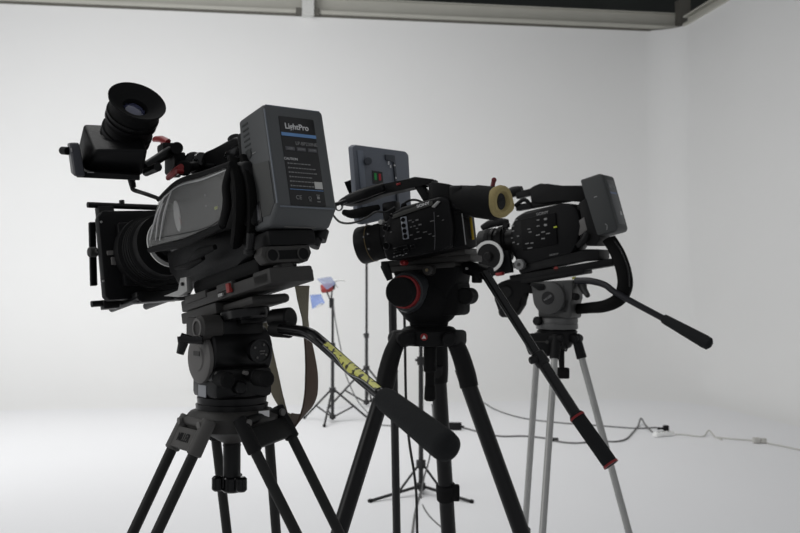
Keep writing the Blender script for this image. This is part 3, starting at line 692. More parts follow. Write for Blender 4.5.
for (t, sc) in ((-.012, .93), (-.003, 1.0), (.003, .97), (.006, .86), (.005, .62), (.001, .52), (-.010, .50)):
    rg = []
    for k in range(40):
        a = 2 * math.pi * k / 40; ex = 1 + .22 * math.exp(-(((a + math.pi) % (2 * math.pi) - math.pi + .28) / .35) ** 2) * (1 if sc > .7 else .2)
        rg.append(b.v(ec + n_ * t + (sdv * math.cos(a) * .0258 + upv * math.sin(a) * .0295) * sc * ex))
    rings.append(rg)
b.skin(rings, cap=False); b.build('eyecup', CHAM, vB, label='tan chamois eyecup')
b = MB(B.M); b.lathe(ec - n_ * .012, n_, [(0, .0165), (.010, .016), (.006, .010), (.005, .0001)], 26, cap=False); b.build('eyepiece_lens', GLOSS, vB)
b = MB(B.M); p = U(494, 184, y=.04); b.cyl(U(492, 188, y=.04), U(494, 180, y=.04), .004); b.ball(U(494, 180, y=.04), .005, 10, 6); b.build('knob', mat('dark_red', (.16, .015, .02), .4), vB)
b = MB(B.M); b.ab(U(455, 210, y=.04), U(480, 216, y=.0), .003); b.cyl(U(454, 212, y=.04), U(456, 212, y=.0), .005); b.build('viewfinder_bracket', BLACK, vB)

# monitor on the middle camera
p0 = pt(377, 183, 2.02); e1 = V3(.72, .69, 0).normalized(); nM = V3(e1.y, -e1.x, -.12).normalized()
def hm(u, v, o=0): return hit(u + 4, v, p0 + nM * o, nM)
hd = lambda u, v, o=0: hm(u - 3.5, v, o)
mon = thing('monitor', 'grey slab monitor seen from behind, green and red digits on its back', 'monitor', frame(p0, e1, (0, 0, 1)))
b = MB(); cor = [hm(*q) for q in ((348.5, 147), (352, 144.7), (402, 151.5), (405, 155), (408, 214), (358, 225), (354.5, 222))]
b.prism(cor, -nM * .015, .003); ms = b.build('monitor_shell', PANEL, mon)
b = MB(); b.prism([hd(*q, .0002) for q in ((371.5, 170.5), (381.5, 172), (382.5, 185), (372.5, 183.5))], nM * .0012); dsp = b.build('display', LABEL, ms)
b = MB(); b.prism([hd(*q, .0016) for q in ((373.6, 173), (375.8, 173.3), (376.3, 180), (374.1, 179.7))], nM * .0004); b.build('green_digits', LEDG, dsp)
b = MB(); b.prism([hd(*q, .0016) for q in ((378, 173.6), (380.2, 173.9), (380.6, 180.5), (378.5, 180.2))], nM * .0004); b.build('red_digits', LEDR, dsp)
b = MB(); b.cyl(hd(367.8, 161), hd(367.8, 161, .012), .0075, bev=.001); b.build('knob', PANELD, ms)
b = MB(); b.prism([hd(*q, .0002) for q in ((384, 154.5), (393.5, 155.5), (398, 205), (396, 205), (392.5, 162), (384.5, 160))], nM * .003, .0006); b.build('battery_slot', PANELD, ms)
b = MB()
for (u, v, w, h) in ((388, 163, .003, .007), (390, 166.5, .003, .006), (394, 165.3, .004, .003), (395.4, 177.8, .003, .004), (392, 206, .003, .007), (394, 208.5, .003, .004)):
    c_ = hd(u, v, .0036); 
    b.hexa([c_ + e1 * w * x + V3(0, 0, 1) * h * z + nM * o for o in (0, .0006) for x, z in ((-.5, -.5), (.5, -.5), (.5, .5), (-.5, .5))])
b.build('markings', PRINT, ms)
b = MB(); b.prism([hm(*q) for q in ((352.5, 150), (358.5, 151), (364, 220), (359, 220))], nM * .0025, .001); b.build('side_ridge', mat('slate_ridge', (.19, .215, .26), .45), ms)
b = MB(); b.prism([hm(*q, -.03) for q in ((340, 182), (352, 178), (356, 190), (347, 199))], nM * .003, .0005); b.build('sunhood', BLACK, mon)
b = MB(); b.cyl(hm(398, 213, -.01), B.M @ U(404, 206, y=-.02), .006); b.build('mount_arm', BLACK, mon)

# ---------------- middle tripod
cB = pt(429, 335, 1.95); zB = lambda v: pt(429, v, 1.95).z; c0 = V3(cB.x, cB.y, 0)
triB = thing('tripod', 'middle black tripod with thick single-tube legs and red badge, red ring on head', 'tripod', Matrix.Translation(c0), 'camera tripods')
b = MB(); b.lathe(c0, (0, 0, 1), [(zB(346), .030), (zB(345), .052), (zB(338), .056), (zB(331), .056), (zB(327), .048), (zB(326), .040)], 36)
for ang in (95, 215, 328):
    rd = V3(math.cos(R(ang)), math.sin(R(ang)), 0); td = V3(-rd.y, rd.x, 0)
    b.box(c0 + rd * .058 + V3(0, 0, zB(337)), (.030, .050, .030), .008, Matrix.Rotation(R(ang), 3, 'Z'))
crown = b.build('crown', BLACK, triB)
dv = (ORI - c0); dv.z = 0; dv.normalize()
p = hit(424, 337, c0 + dv * .0585, dv)
b = MB(); b.cyl(p - dv * .004, p + dv * .001, .0068, seg=20, bev=.001); bd = b.build('badge', RED, crown, label='round red badge with a white emblem')
b = MB(); sx = V3(-dv.y, dv.x, 0)
b.prism([p + dv * .0012 + sx * a_ + V3(0, 0, c_) for a_, c_ in ((-.004, -.003), (.004, -.003), (.002, .0005), (0, .004), (-.002, .0005))], dv * .0005); b.build('emblem', PRINT, bd)
for u in (404, 449):
    b = MB(); p = hit(u, 339, c0 + dv * .055, dv); b.cyl(p - dv * .02, p + dv * .006, .0125, seg=20, bev=.002); kb = b.build('crown_bolt', BLACK, crown)
for ang, sl, off in ((76, .30, .066), (204, .345, .062), (330, .405, .050)):
    rd = V3(math.cos(R(ang)), math.sin(R(ang)), 0); td = V3(-rd.y, rd.x, 0)
    h = c0 + rd * off + V3(0, 0, zB(338)); d = (rd * sl - V3(0, 0, 1)).normalized(); L = h.z / -d.z
    b = MB(); b.cyl(h + d * .06, h + d * L * .58, .0158, seg=20); leg = b.build('leg', METALB, triB)
    b = MB(); b.tube([h - d * .004 + rd * .002, h + rd * .006 + d * .03, h + rd * .004 + d * .07, h + d * .098], [(.014, .020), (.0165, .021), (.018, .020), (.0178, .0178)], 18, x=rd); b.cyl(h - td * .028, h + td * .028, .015, bev=.003); b.build('leg_casting', BLACK, leg)
    b = MB(); b.cyl(h + d * L * .56, h + d * (L - .03), .0132); b.build('lower_tube', METALB, leg)
    b = MB(); q = h + d * (.345 if ang == 76 else L * .57); b.cyl(q - d * .018, q + d * .018, .0205, bev=.002); b.box(q + (td * -.018 if ang != 76 else V3(.020, -.008, 0)), (.016, .018, .034), .003); b.build('leg_lock', RUBBER, leg)
    b = MB(); b.cyl(h + d * (L - .05), h + d * (L - .004), .013, .018); b.build('foot', RUBBER, leg)
b = MB(); q = lambda v: pt(430, v, 1.93)
b.cyl(q(346), q(372), .0125, bev=.002); b.cyl(q(370), q(388), .0095); b.cyl(q(384), q(401), .0105, .0115, bev=.004); b.build('bowl_clamp_handle', RUBBER, triB)
HB = yawframe(c0, 157)
b = MB(HB); b.lathe((0, 0, 0), (0, 0, 1), [(zB(329), .036), (zB(322), .038), (zB(319), .046), (zB(310), .060), (zB(300), .066), (zB(290), .062), (zB(282), .050)], 36)
b.ab((-.072, -.045, zB(315)), (.02, .040, zB(281)), .010, 3)
hdB = b.build('fluid_head', MATTE, triB)
b = MB(HB); b.prism([(-.075, .045, zB(266)), (.06, .045, zB(270)), (.05, .045, zB(283)), (.0, .045, zB(300)), (-.05, .045, zB(300)), (-.068, .045, zB(285))], (0, -.09, 0), .006, 3); b.build('tilt_housing', MATTE, hdB)
HP = Rig(157, -3.5, 0, (cB.x, cB.y, zB(265))); b = MB(HP.M); b.ab((.085, -.03, .0), (-.100, .040, .012), .002); b.ab((.07, -.034, -.012), (-.070, .045, .001), .004); b.prism([(.06, .04, .012), (-.09, .04, .012), (-.09, .04, .026), (-.01, .04, .020)], (0, -.07, 0), .001); b.build('camera_plate', WORN, hdB)
b = MB(HB); p = HB.inverted() @ pt(398.5, 292, 1.86)
b.lathe(p, (0, -1, 0), [(0, .025), (.003, .0275), (.021, .028), (.022, .026)], 36); kn = b.build('drag_knob', RUBBER, hdB)
b = MB(HB); b.lathe(p, (0, -1, 0), [(.021, .029), (.022, .031), (.031, .032), (.032, .030)], 36); b.build('red_ring', RED, kn)
b = MB(HB); b.lathe(p, (0, -1, 0), [(.032, .032), (.033, .036), (.055, .041), (.085, .041)], 36); b.build('knob_base', mat('blue_grey_metal', (.03, .032, .036), .45), kn)
b = MB(HB); p = HB.inverted() @ pt(466, 296, 1.90); b.cyl(p + V3(0, -.03, 0), p + V3(0, .01, 0), .016, bev=.003); b.build('counterbalance_knob', RUBBER, hdB)
b = MB(HB); p = HB.inverted() @ pt(427, 270, 1.88); b.cyl(p, p - V3(0, .03, 0), .010, bev=.002); lk = b.build('plate_lock', WORN, hdB)
b = MB(HB); b.cyl(p, p + V3(0, .002, 0), .003); b.build('screw', mat('brass', (.3, .24, .15), .4, .5), lk)
b = MB(HB); p = HB.inverted() @ pt(402, 262.5, 1.87); b.cyl(p, p - V3(0, .02, 0), .0055, bev=.002); b.build('release_button', RED, hdB)
b = MB(HB); p = HB.inverted() @ pt(466.5, 268.5, 1.895); b.cyl(p, p - V3(0, .004, 0), .0025); b.build('screw', SILVERD, hdB)
b = MB(); b.tube([pt(385, 266, 1.88), pt(388, 274, 1.87), pt(390, 280, 1.87)], [.009, .008, .006], 10, 1); b.build('tilt_lock_lever', BLACK, hdB)
b = MB(); b.cyl(pt(462, 266, 1.93), pt(490, 274, 1.88), .013, .014, bev=.002); b.cyl(pt(477, 268, 1.90), pt(477, 283, 1.90), .010, bev=.002); b.build('handle_clamp', BLACK, hdB)
P0, P1, P2 = pt(484, 272, 1.88), pt(576, 415, 1.78), pt(612, 466, 1.74)
b = MB(); b.cyl(P0, line_d(P0, P1, .62), .0090); b.cyl(line_d(P0, P1, .60), P1, .0105); phB = b.build('pan_handle', GLOSS, triB, label='long black pan handle with red-ringed grip')
gd = (P2 - P1).normalized(); Lg = (P2 - P1).length
b = MB(); b.lathe(P1 - gd * .002, gd, [(0, .012), (.003, .0135), (Lg - .01, .0138), (Lg, .013)], 24); gr = b.build('handle_grip', FOAM, phB)
for t in (.004, Lg - .004):
    b = MB(); b.hoop(P1 + gd * t, gd, .0146, .003, .004, 24); b.build('red_ring', RED, gr)
b = MB(); p = line_d(P0, P1, .62); b.cyl(p - gd * .012, p + gd * .014, .0135, bev=.002); b.cyl(p + V3(-.006, -.008, 0), p + V3(-.020, -.012, -.003), .007, bev=.002); b.build('bar_lock', METALB, phB)
# hanging cable of the middle camera
b = MB(); b.tube([pt(404, 300, 2.10), pt(405, 345, 2.10), pt(406, 400, 2.10), pt(409, 440, 2.10), pt(415, 480, 2.12), pt(417, 520, 2.12), pt(418, 640, 2.2), ground(420, 800)], .0028, 8)
tag(b.build('hanging_cable', CABLEB), 'thin black cable hanging down behind the middle tripod to the floor', 'cable')

# ================================================================== RIGHT RIG
Cc = Rig(151, -8.5, -2, (.566, 2.81, 1.397)); U = Cc.u
camC = thing('video_camera', 'small right video camera with follow focus ring and grey battery tilted up behind', 'video camera', Cc.M, 'video cameras on tripods')
YC = .055
b = MB(Cc.M)
poly = [(510, 227), (515, 217), (524, 211.5), (560, 203.5), (570, 203), (577, 209), (581, 226), (578, 243), (571, 254), (530, 264), (517, 264), (511, 252)]
b.prism([U(*q, y=YC) for q in poly], (0, -.11, 0), .010, 3); bdC = b.build('body', BODY, camC)
b = MB(Cc.M); b.prism([U(*q, y=YC + .0) for q in ((521, 219.5), (556, 212.5), (558, 244), (523, 250.5))], (0, .006, 0), .002); pn = b.build('control_panel', PANELB, bdC)
b = MB(Cc.M)
for u, v, w in ((529, 229, 3), (530, 232, 3), (538, 220, 3), (538, 226, 3), (543, 232, 4), (538, 235, 4), (548, 233.5, 4), (543, 238.5, 4), (527, 243.5, 4), (532, 243, 3), (530, 248, 5), (513, 226, 2.5), (513, 231, 2.5), (512, 238, 2), (518, 244, 2), (513.5, 242.5, 2.5), (518, 236, 2.5), (516, 220, 3)):
    b.box(U(u, v, y=YC + .0068), (w * .0028, .001, .0024))
b.build('button_markings', PRINTG, pn)
b = MB(Cc.M)
for u, v in ((545.5, 219), (545.5, 225)): b.box(U(u, v, y=YC + .007), (.009, .002, .006), .001)
b.build('button', PRINTG, pn)
b = MB(Cc.M); b.box(U(555.3, 227, y=YC + .007), (.010, .002, .004), .0006); b.build('indicator_light', LEDY, bdC)
x_ = (U(549, 211, y=YC) - U(537, 213.5, y=YC)).normalized()
lettering('SONY', .0105, Cc.M @ frame(U(542.3, 213.3, y=YC + .001), x_, (0, 0, 1)), PRINTG, bdC, squash=1.3, bold=.0002)
lettering('SONY', .007, Cc.M @ frame(U(554, 254.5, y=YC + .001), x_, (0, 0, 1)), PRINTG, bdC, squash=1.5)
# rear adapter and battery (tilted further)
BT = Rig(150.5, -15, -1.5, (.566, 2.81, 1.397))
b = MB(Cc.M); b.prism([U(*q, y=.05) for q in ((578, 203), (586, 198), (600, 238), (596, 246), (586, 246))], (0, -.10, 0), .004); b.build('battery_mount', BLACK, camC)
b = MB(Cc.M); b.prism([U(*q, y=.052) for q in ((577, 222), (584, 217), (587, 230), (579, 236))], (0, -.02, 0), .001); b.build('side_plate', WORNL, camC)
b = MB(Cc.M); b.tube([U(578, 246, y=.056), U(584, 240, y=.06), U(587, 233, y=.058)], [.008, .011, .007], 10); b.tube([U(578, 247, y=.06), U(583, 239, y=.066)], .0025, 6, 1); b.build('side_lever', BLACK, camC)
b = MB(BT.M)
b.prism([(0, .05, .002), (-.060, .05, 0), (-.067, .05, .007), (-.067, .05, .160), (-.058, .05, .167), (0, .05, .167)], (0, -.1, 0), .006, 3); btC = b.build('battery', BATTD, camC, label='grey clip-on battery with a printed back')
b = MB(BT.M); b.ab((-.0682, -.032, .02), (-.0665, .032, .148), .0004); lb = b.build('label_panel', BATT, btC)
b = MB(BT.M); b.box((-.0684, 0, .110), (.0005, .060, .006)); b.build('stripe', mat('dull_blue', (.10, .14, .24), .5), lb)
lettering('LightPro', .0145, BT.M @ frame((-.0686, .0, .131), (0, -1, 0), (0, 0, 1)), PRINTG, lb)
b = MB(BT.M); b.box((-.0684, -.018, .052), (.0005, .012, .011)); b.build('sticker', mat('pale_sticker', (.5, .5, .49), .6), lb)
b = MB(BT.M); b.box((-.030, .0502, .108), (.010, .0006, .0018), 0); b.tube([V3(-.036, .0504, .010), V3(-.040, .0504, .022), V3(-.036, .0504, .028)], .001, 6); b.build('mark', PRINTG, btC)
# top handle
b = MB(Cc.M)
b.prism([U(*q, y=.015) for q in ((589, 185), (562, 187), (547, 185), (541, 183), (533, 186), (529, 189), (531, 203), (545, 204), (562, 199), (589, 203))], (0, -.035, 0), .004)
b.prism([U(*q, y=.012) for q in ((515, 192), (532, 188), (534, 195), (526, 196), (516, 199))], (0, -.03, 0), .003)
b.prism([U(*q, y=.01) for q in ((515, 205), (583, 192), (586, 198), (516, 211))], (0, -.03, 0), .002)
b.tube([U(515, 206, y=.01), U(523, 200, y=.01), U(528, 202, y=.01), U(531, 208, y=.01)], .006, 8)
b.tube([U(505, 197, y=.0), U(513, 192, y=.0), U(522, 190, y=.0)], [.012, .016, .012], 12)
b.build('top_handle', BLACK, camC)
# lens and follow focus
lcC = U(510, 243, y=0); lz = V3(0, 0, lcC.z)
b = MB(Cc.M); b.lathe(lz, (1, 0, 0), [(.20, .046), (.25, .046), (.252, .040), (.275, .040), (.277, .045), (.31, .046), (.312, .052), (.36, .052), (.362, .048), (.352, .04), (.35, .001)], 36); ln = b.build('lens', BLACK, camC)
for x in (.29, .33):
    b = MB(Cc.M); b.hoop(lz + V3(x, 0, 0), (1, 0, 0), .0535, .004, .014, 40); b.build('focus_ring', RUBBER, ln)
b = MB(Cc.M); b.tube([U(482, 228, y=.05), U(490, 224, y=.05), U(500, 222, y=.05), U(508, 222, y=.05)], [.008, .012, .012, .008], 10); p = U(505, 225, y=.06); b.cyl(p, p - V3(0, .02, 0), .008); b.build('lens_bracket', BLACK, camC)
fc = U(488.7, 256.5, y=.10)
b = MB(Cc.M); b.cyl(fc - V3(0, .045, 0), fc + V3(0, .002, 0), .0375, seg=36, bev=.003); b.cyl(fc + V3(0, .002, 0), fc + V3(0, .012, 0), .013, bev=.003); ff = b.build('follow_focus', BLACK, camC, label='follow focus wheel with a white marking ring')
b = MB(Cc.M); b.hoop(fc, (0, 1, 0), .0455, .0085, .004, 48); b.build('marking_ring', WHITEP, ff)
b = MB(Cc.M); p = U(500, 274, y=.09); b.box(p, (.022, .02, .010), .003); b.build('lock_lever', RED, ff)
b = MB(Cc.M); b.ab(fc + V3(.03, -.05, -.055), fc + V3(-.05, -.03, .01), .003); b.build('gear_arm', BLACK, ff)
b = MB(Cc.M)
zr = U(520, 264, y=.03).z
for yy in (.03, -.03): b.cyl((.19, yy, zr), (.42, yy, zr), .0075)
b.build('rods', SILVERD, camC)
b = MB(Cc.M); p = U(520, 264.5, y=.06); b.cyl(p - V3(0, .02, 0), p + V3(0, .010, 0), .0155, seg=20, bev=.002); tk = b.build('thumb_screw', mat('dull_steel', (.2, .2, .2), .45, .4), camC)
b = MB(Cc.M); b.cyl(p + V3(0, .0102, 0), p + V3(0, .012, 0), .005); b.build('screw', WORN, tk)
b = MB(Cc.M); b.prism([U(*q, y=.05) for q in ((516, 266), (560, 256), (586, 249), (599, 250), (599, 260), (575, 262), (520, 274))], (0, -.1, 0), .004); b.build('base_plate', BLACK, camC)
# hand grip hanging at the front
b = MB(Cc.M)
b.prism([U(*q, y=.045) for q in ((493, 292), (498, 283), (508, 279), (521, 280), (531, 285), (537, 292), (530, 294), (521, 291), (521, 305), (514, 316), (504, 318), (498, 311), (494, 300))], (0, -.05, 0), .006, 3); gp = b.build('hand_grip', RUBBER, camC)
b = MB(Cc.M); p = U(503, 312, y=.05); b.cyl(p, p - V3(0, .03, 0), .016, bev=.004); b.build('grip_joint', BLACK, gp); b = MB(Cc.M); p = U(506, 292, y=.05); b.cyl(p, p - V3(0, .02, 0), .02, bev=.004); b.build('grip_joint', BLACK, gp)
# strap
b = MB(); sC = thing('camera_strap', 'thick black strap arcing from the upright grey battery behind the right camera', 'strap', Matrix.Translation(pt(610, 243, 2.78)))
b.tube([pt(609, 239, 2.78), pt(617, 252, 2.76), pt(623.5, 270, 2.74), pt(625, 286, 2.73), pt(619, 299, 2.73), pt(605, 306, 2.76), pt(588, 308, 2.82), pt(571, 309.5, 2.88)], [(.021, .012), (.0215, .012), (.022, .013), (.022, .014), (.020, .016), (.017, .017), (.015, .017), (.014, .016)], 12, x=V3(1, 0, 0)); b.build('webbing', CLOTH, sC)
b = MB(); b.tube([pt(614, 241, 2.765), pt(622, 254, 2.745), pt(628, 271, 2.725), pt(629, 287, 2.715)], .003, 6); b.build('piping', GLOSS, sC)

# ---------------- right tripod
cC = pt(557, 330, 2.88); zC = lambda v: pt(557, v, 2.88).z; c0 = V3(cC.x, cC.y, 0)
triC = thing('tripod', 'right tripod with silver metal legs and a grey fluid head', 'tripod', Matrix.Translation(c0), 'camera tripods')
b = MB(); b.lathe(c0, (0, 0, 1), [(zC(350), .02), (zC(347), .040), (zC(337), .056), (zC(331), .058), (zC(329), .052)], 32)
bw = b.build('bowl', BLACK, triC)
HC = yawframe(c0, 151)
b = MB(HC); b.lathe((0, 0, 0), (0, 0, 1), [(zC(329), .058), (zC(328), .060), (zC(324), .060), (zC(323.5), .0585), (zC(322.5), .0585), (zC(322), .060), (zC(318), .059), (zC(316), .048)], 36); b.build('head_base', mat('light_grey_metal', (.105, .105, .104), .45, .2), triC)
b = MB(HC); b.ab((-.060, -.045, zC(318)), (.040, .05, zC(297)), .008, 3); b.prism([(-.068, .05, zC(280)), (.062, .05, zC(282)), (.055, .05, zC(300)), (.035, .05, zC(314)), (-.05, .05, zC(314)), (-.062, .05, zC(298))], (0, -.095, 0), .006, 3); hdC = b.build('fluid_head', GREYM, triC)
p = HC.inverted() @ pt(548, 298, 2.82)
b = MB(HC); b.lathe(p, (0, -1, 0), [(0, .040), (.003, .046), (.03, .047), (.05, .046)], 40); dr = b.build('drag_drum', GREYM, hdC)
Md = HC @ frame(p + V3(0, .0008, 0), (-1, 0, .0), (0, 0, 1)); Md = HC @ frame(p + V3(0, .0008, 0), V3(-.82, 0, .57), V3(.57, 0, .82))
logo_disc(Md, 'MILLER', .0085, .0185, GLOSS, PRINTG, dr, 'emblem_disc')
b = MB(HC); p = HC.inverted() @ pt(560, 286, 2.82); b.cyl(p, p - V3(0, .02, 0), .010, bev=.001); b.build('drag_dial', GREYM, hdC)
b = MB(); b.tube([pt(531, 284, 2.84), pt(539, 287, 2.83), pt(544, 287, 2.83)], [.005, .010, .010], 10, 1); b.build('tilt_lock_lever', BLACK, hdC)
b = MB(); b.tube([pt(582, 284, 2.83), pt(584, 290, 2.82), pt(588, 296, 2.80)], [.014, .010, .007], 10, 1); b.build('plate_lever', GREYM, hdC)
b = MB(); b.cyl(pt(571, 296, 2.84), pt(577, 297, 2.80), .010, bev=.002); b.build('lock_knob', BLACK, hdC)
b = MB(); b.cyl(pt(541, 321, 2.86), pt(536, 321, 2.84), .013, bev=.003); b.build('pan_lock_knob', BLACK, hdC)
b = MB(Cc.M); b.ab((.275, -.03, -.084), (-.035, .045, -.064), .003); b.ab((.245, -.03, -.094), (.05, .045, -.080), .003); cp = b.build('camera_plate', BLACK, hdC)
b = MB(Cc.M); p = Cc.u(556.5, 269, y=.041); b.cyl(p, p + V3(0, .004, 0), .007); b.build('plate_catch', REDP, cp, label='small red plate catch')
b = MB(Cc.M); p = Cc.u(574, 278, y=.046); b.box(p, (.012, .004, .007), .001); b.build('bubble_level', mat('level_yellow', (.35, .34, .06), .4), cp)
b = MB(Cc.M); p = Cc.u(517, 275, y=.041); b.box(p, (.034, .001, .004)); b.build('plate_scale', PRINTG, cp)
# front mat of the bowl: leg brackets and legs
for ang, sl, dx in ((98, .26, -.038), (248, .32, .010), (322, .30, .004)):
    rd = V3(math.cos(R(ang)), math.sin(R(ang)), 0); td = V3(-rd.y, rd.x, 0)
    h = c0 + rd * .058 + V3(dx, 0, zC(338)); d = (rd * sl - V3(0, 0, 1)).normalized(); L = h.z / -d.z
    b = MB(); b.cyl(h + d * .02, h + d * L * .55, .0098, seg=16); leg = b.build('leg', SILVERD, triC, label='silver metal leg')
    b = MB(); b.cyl(h - d * .012, h + d * .058, .013, .0145, bev=.002); b.cyl(h - td * .02, h + td * .02, .012, bev=.002); b.build('leg_casting', BLACK, leg)
    b = MB(); b.cyl(h + d * L * .53, h + d * (L - .03), .008); b.build('lower_tube', SILVERD, leg)
    b = MB(); q = h + d * L * .55; b.cyl(q - d * .02, q + d * .02, .017, bev=.003); b.build('leg_lock', RUBBER, leg)
    b = MB(); b.cyl(h + d * (L - .04), h + d * (L - .003), .013, .010); b.build('foot', RUBBER, leg)
b = MB(); dvC = (ORI - c0); dvC.z = 0; dvC.normalize(); hp_ = c0 + dvC * .055
b.prism([hit(*q, hp_, dvC) for q in ((525, 334), (560, 332), (563, 340), (559, 357), (529, 355), (524, 343))], -dvC * .03, .004); fb = b.build('leg_bracket', BLACK, triC)
b = MB(); b.prism([hit(*q, hp_, dvC) for q in ((525, 341), (559, 341.5), (559, 342.5), (525, 342))], dvC * .002); p = hit(547, 342, hp_, dvC); b.cyl(p, p + dvC * .004, .005); b.build('bracket_trim', WORN, fb)
b = MB(); b.cyl(pt(561, 350, 2.86), pt(562, 372, 2.86), .010, .007); b.ab(pt(558, 368, 2.85), pt(568, 378, 2.88), .004); b.build('bowl_clamp_handle', RUBBER, triC)
b = MB(); b.tube([pt(564, 342, 2.84), pt(567, 347, 2.84), pt(566, 351, 2.84), pt(563.5, 349, 2.84)], .0022, 6); b.build('hook', METALB, triC)
# pan handle
b = MB(); b.tube([pt(576, 281, 2.80), pt(590, 281, 2.77), pt(605, 285, 2.74), pt(618, 294, 2.71), pt(668, 321, 2.63)], [.010, .0095, .009, .0088, .0088], 14); phC = b.build('pan_handle', mat('dark_blue_black', (.0065, .007, .010), .4, spec=.3), triC, label='black pan handle pointing right with foam grip')
g0, g1 = pt(663.5, 318.5, 2.635), pt(711, 345, 2.55); Lg = (g1 - g0).length
b = MB(); b.lathe(g0, g1 - g0, [(0, .009), (.001, .0125), (.01, .0132), (Lg - .02, .0175), (Lg - .006, .0165), (Lg, .009)], 24); b.build('handle_grip', FOAM, phC)

# ================================================================== stands behind
def stand(label, c, angs, R_, zc, zl, top, r, mid=None, kind='mid'):
    t = thing('light_stand', label, 'light stand', Matrix.Translation((c.x, c.y, 0)), 'light stands')
    b = MB(); b.cyl((c.x, c.y, zl - .03), (c.x, c.y, top if mid is None else mid), r); b.build('column', STAND, t)
    if mid is not None:
        b = MB(); b.cyl((c.x, c.y, mid - .02), (c.x, c.y, top), r * .78); b.build('upper_column', STAND, t)
        b = MB(); b.cyl((c.x, c.y, mid - .03), (c.x, c.y, mid + .02), r * 1.6); b.cyl((c.x, c.y, mid), (c.x - .035, c.y - .01, mid), .008); b.build('column_lock', STAND, t)
    b = MB(); b.cyl((c.x, c.y, zc - .025), (c.x, c.y, zc + .025), r * 2.0, bev=.004); b.build('collar', STAND, t); b = MB(); b.cyl((c.x, c.y, zl - .02), (c.x, c.y, zl + .02), r * 1.9, bev=.004); b.build('collar', STAND, t)
    for a in angs:
        e = V3(math.cos(R(a)), math.sin(R(a)), 0); f_ = c + e * R_; f_.z = .008
        if kind == 'mid':
            s = V3(c.x, c.y, zc) + e * .02; m = line_d(s, f_, .55); br_ = V3(c.x, c.y, zl) + e * .02
        else:
            s = V3(c.x, c.y, zl) + e * .02; m = line_d(s, f_, .42); br_ = V3(c.x, c.y, zc) + e * .015
        b = MB(); b.cyl(s, f_, r * .62, seg=10); l = b.build('leg', STAND, t)
        b = MB(); b.cyl(br_, m, r * .5, seg=8); b.build('brace', STAND, l)
        b = MB(); b.cyl(line_d(s, f_, .96), f_, r * .9, seg=10); b.build('foot', RUBBER, l)
    return t
c1 = ground(332.5, 422)
ws = lambda u, v, c: pt(u, v, c.y).z
s1 = stand('light stand holding the red lamp with blue gel, left of the other thin stands', c1, (262, 22, 142), .37, ws(333, 390, c1), ws(334, 416.5, c1), ws(331, 298, c1), .016, mid=ws(331, 345, c1))
c2 = ground(366.5, 407)
stand('tall thin light stand rising behind the middle camera lens, no lamp in sight', c2, (205, 325, 85), .44, ws(367, 368, c2), ws(367, 402, c2), ws(366, 214, c2), .017, mid=ws(366, 335, c2))
c3 = ground(421, 494)
s3 = stand('low-legged light stand with flat splayed feet, seen between the middle tripod legs', c3, (219, 318, 88), .40, ws(421, 464, c3), ws(421, 486, c3), ws(417, 322, c3), .015, mid=ws(417, 360, c3), kind='flat')
# near black pole stand behind the middle tripod
c4 = pt(401.5, 400, 2.35); c4.z = 0
t4 = thing('light_stand', 'thicker black pole close behind the left leg of the middle tripod', 'light stand', Matrix.Translation(c4), 'light stands')
b = MB(); b.cyl(c4 + V3(0, 0, .10), V3(c4.x - .022, c4.y, pt(392, 286, 2.35).z), .0095); b.build('column', STAND, t4)
b = MB(); b.cyl(c4 + V3(0, 0, .36), c4 + V3(0, 0, .42), .018); b.build('collar', STAND, t4); b = MB(); b.cyl(c4 + V3(0, 0, .09), c4 + V3(0, 0, .14), .016); b.build('collar', STAND, t4)
for a in (60, 180, 300):
    e = V3(math.cos(R(a)), math.sin(R(a)), 0)
    b = MB(); b.cyl(c4 + e * .015 + V3(0, 0, .38), c4 + e * .42 + V3(0, 0, .008), .008); l = b.build('leg', STAND, t4)
    b = MB(); b.cyl(c4 + e * .015 + V3(0, 0, .12), c4 + e * .22 + V3(0, 0, .19), .006); b.build('brace', STAND, l)
# lamp with gels
dL = c1.y
lp = thing('studio_lamp', 'red studio lamp wrapped in blue gel on a thin stand', 'lamp', Matrix.Translation(pt(331, 298, dL)))
b = MB(); b.lathe(pt(321, 289, dL), pt(334, 287, dL) - pt(321, 289, dL), [(0, .034), (.02, .043), (.08, .043), (.11, .032), (.125, .018)], 20); hs = b.build('lamp_housing', REDP, lp)
b = MB(); b.cyl(pt(333, 286, dL), pt(335, 286, dL), .035, bev=.006); b.build('rear_cap', STAND, hs)
b = MB(); b.tube([pt(327, 292, dL - .06), pt(329, 297, dL - .03), pt(331, 301, dL)], .008, 8); b.tube([pt(332, 291, dL + .05), pt(331.5, 297, dL + .03), pt(331, 301, dL)], .008, 8); b.build('yoke', STAND, lp)
b = MB(); b.cyl(pt(331, 300, dL), pt(331, 308, dL), .017); b.build('spigot', STAND, lp)
b = MB(); b.hexa([pt(317, 279, dL - .12), pt(331, 277, dL - .08), pt(336, 284, dL - .06), pt(327, 290, dL - .09), pt(317, 278.6, dL - .13), pt(331, 276.6, dL - .09), pt(336, 283.6, dL - .07), pt(327, 289.6, dL - .10)]); b.build('top_barndoor', GELP, lp)
b = MB(); b.hexa([pt(310, 295, dL - .1), pt(321, 294, dL - .05), pt(325, 303, dL - .1), pt(312, 309, dL - .15), pt(310, 295, dL - .11), pt(321, 294, dL - .06), pt(325, 303, dL - .11), pt(312, 309, dL - .16)]); b.build('gel', GEL, lp)
b = MB(); b.hexa([pt(316, 306, dL - .14), pt(323, 302, dL - .1), pt(324, 304.5, dL - .1), pt(317, 308.5, dL - .14), pt(316, 306, dL - .15), pt(323, 302, dL - .11), pt(324, 304.5, dL - .11), pt(317, 308.5, dL - .15)]); b.build('lower_barndoor', WHITEP, lp)
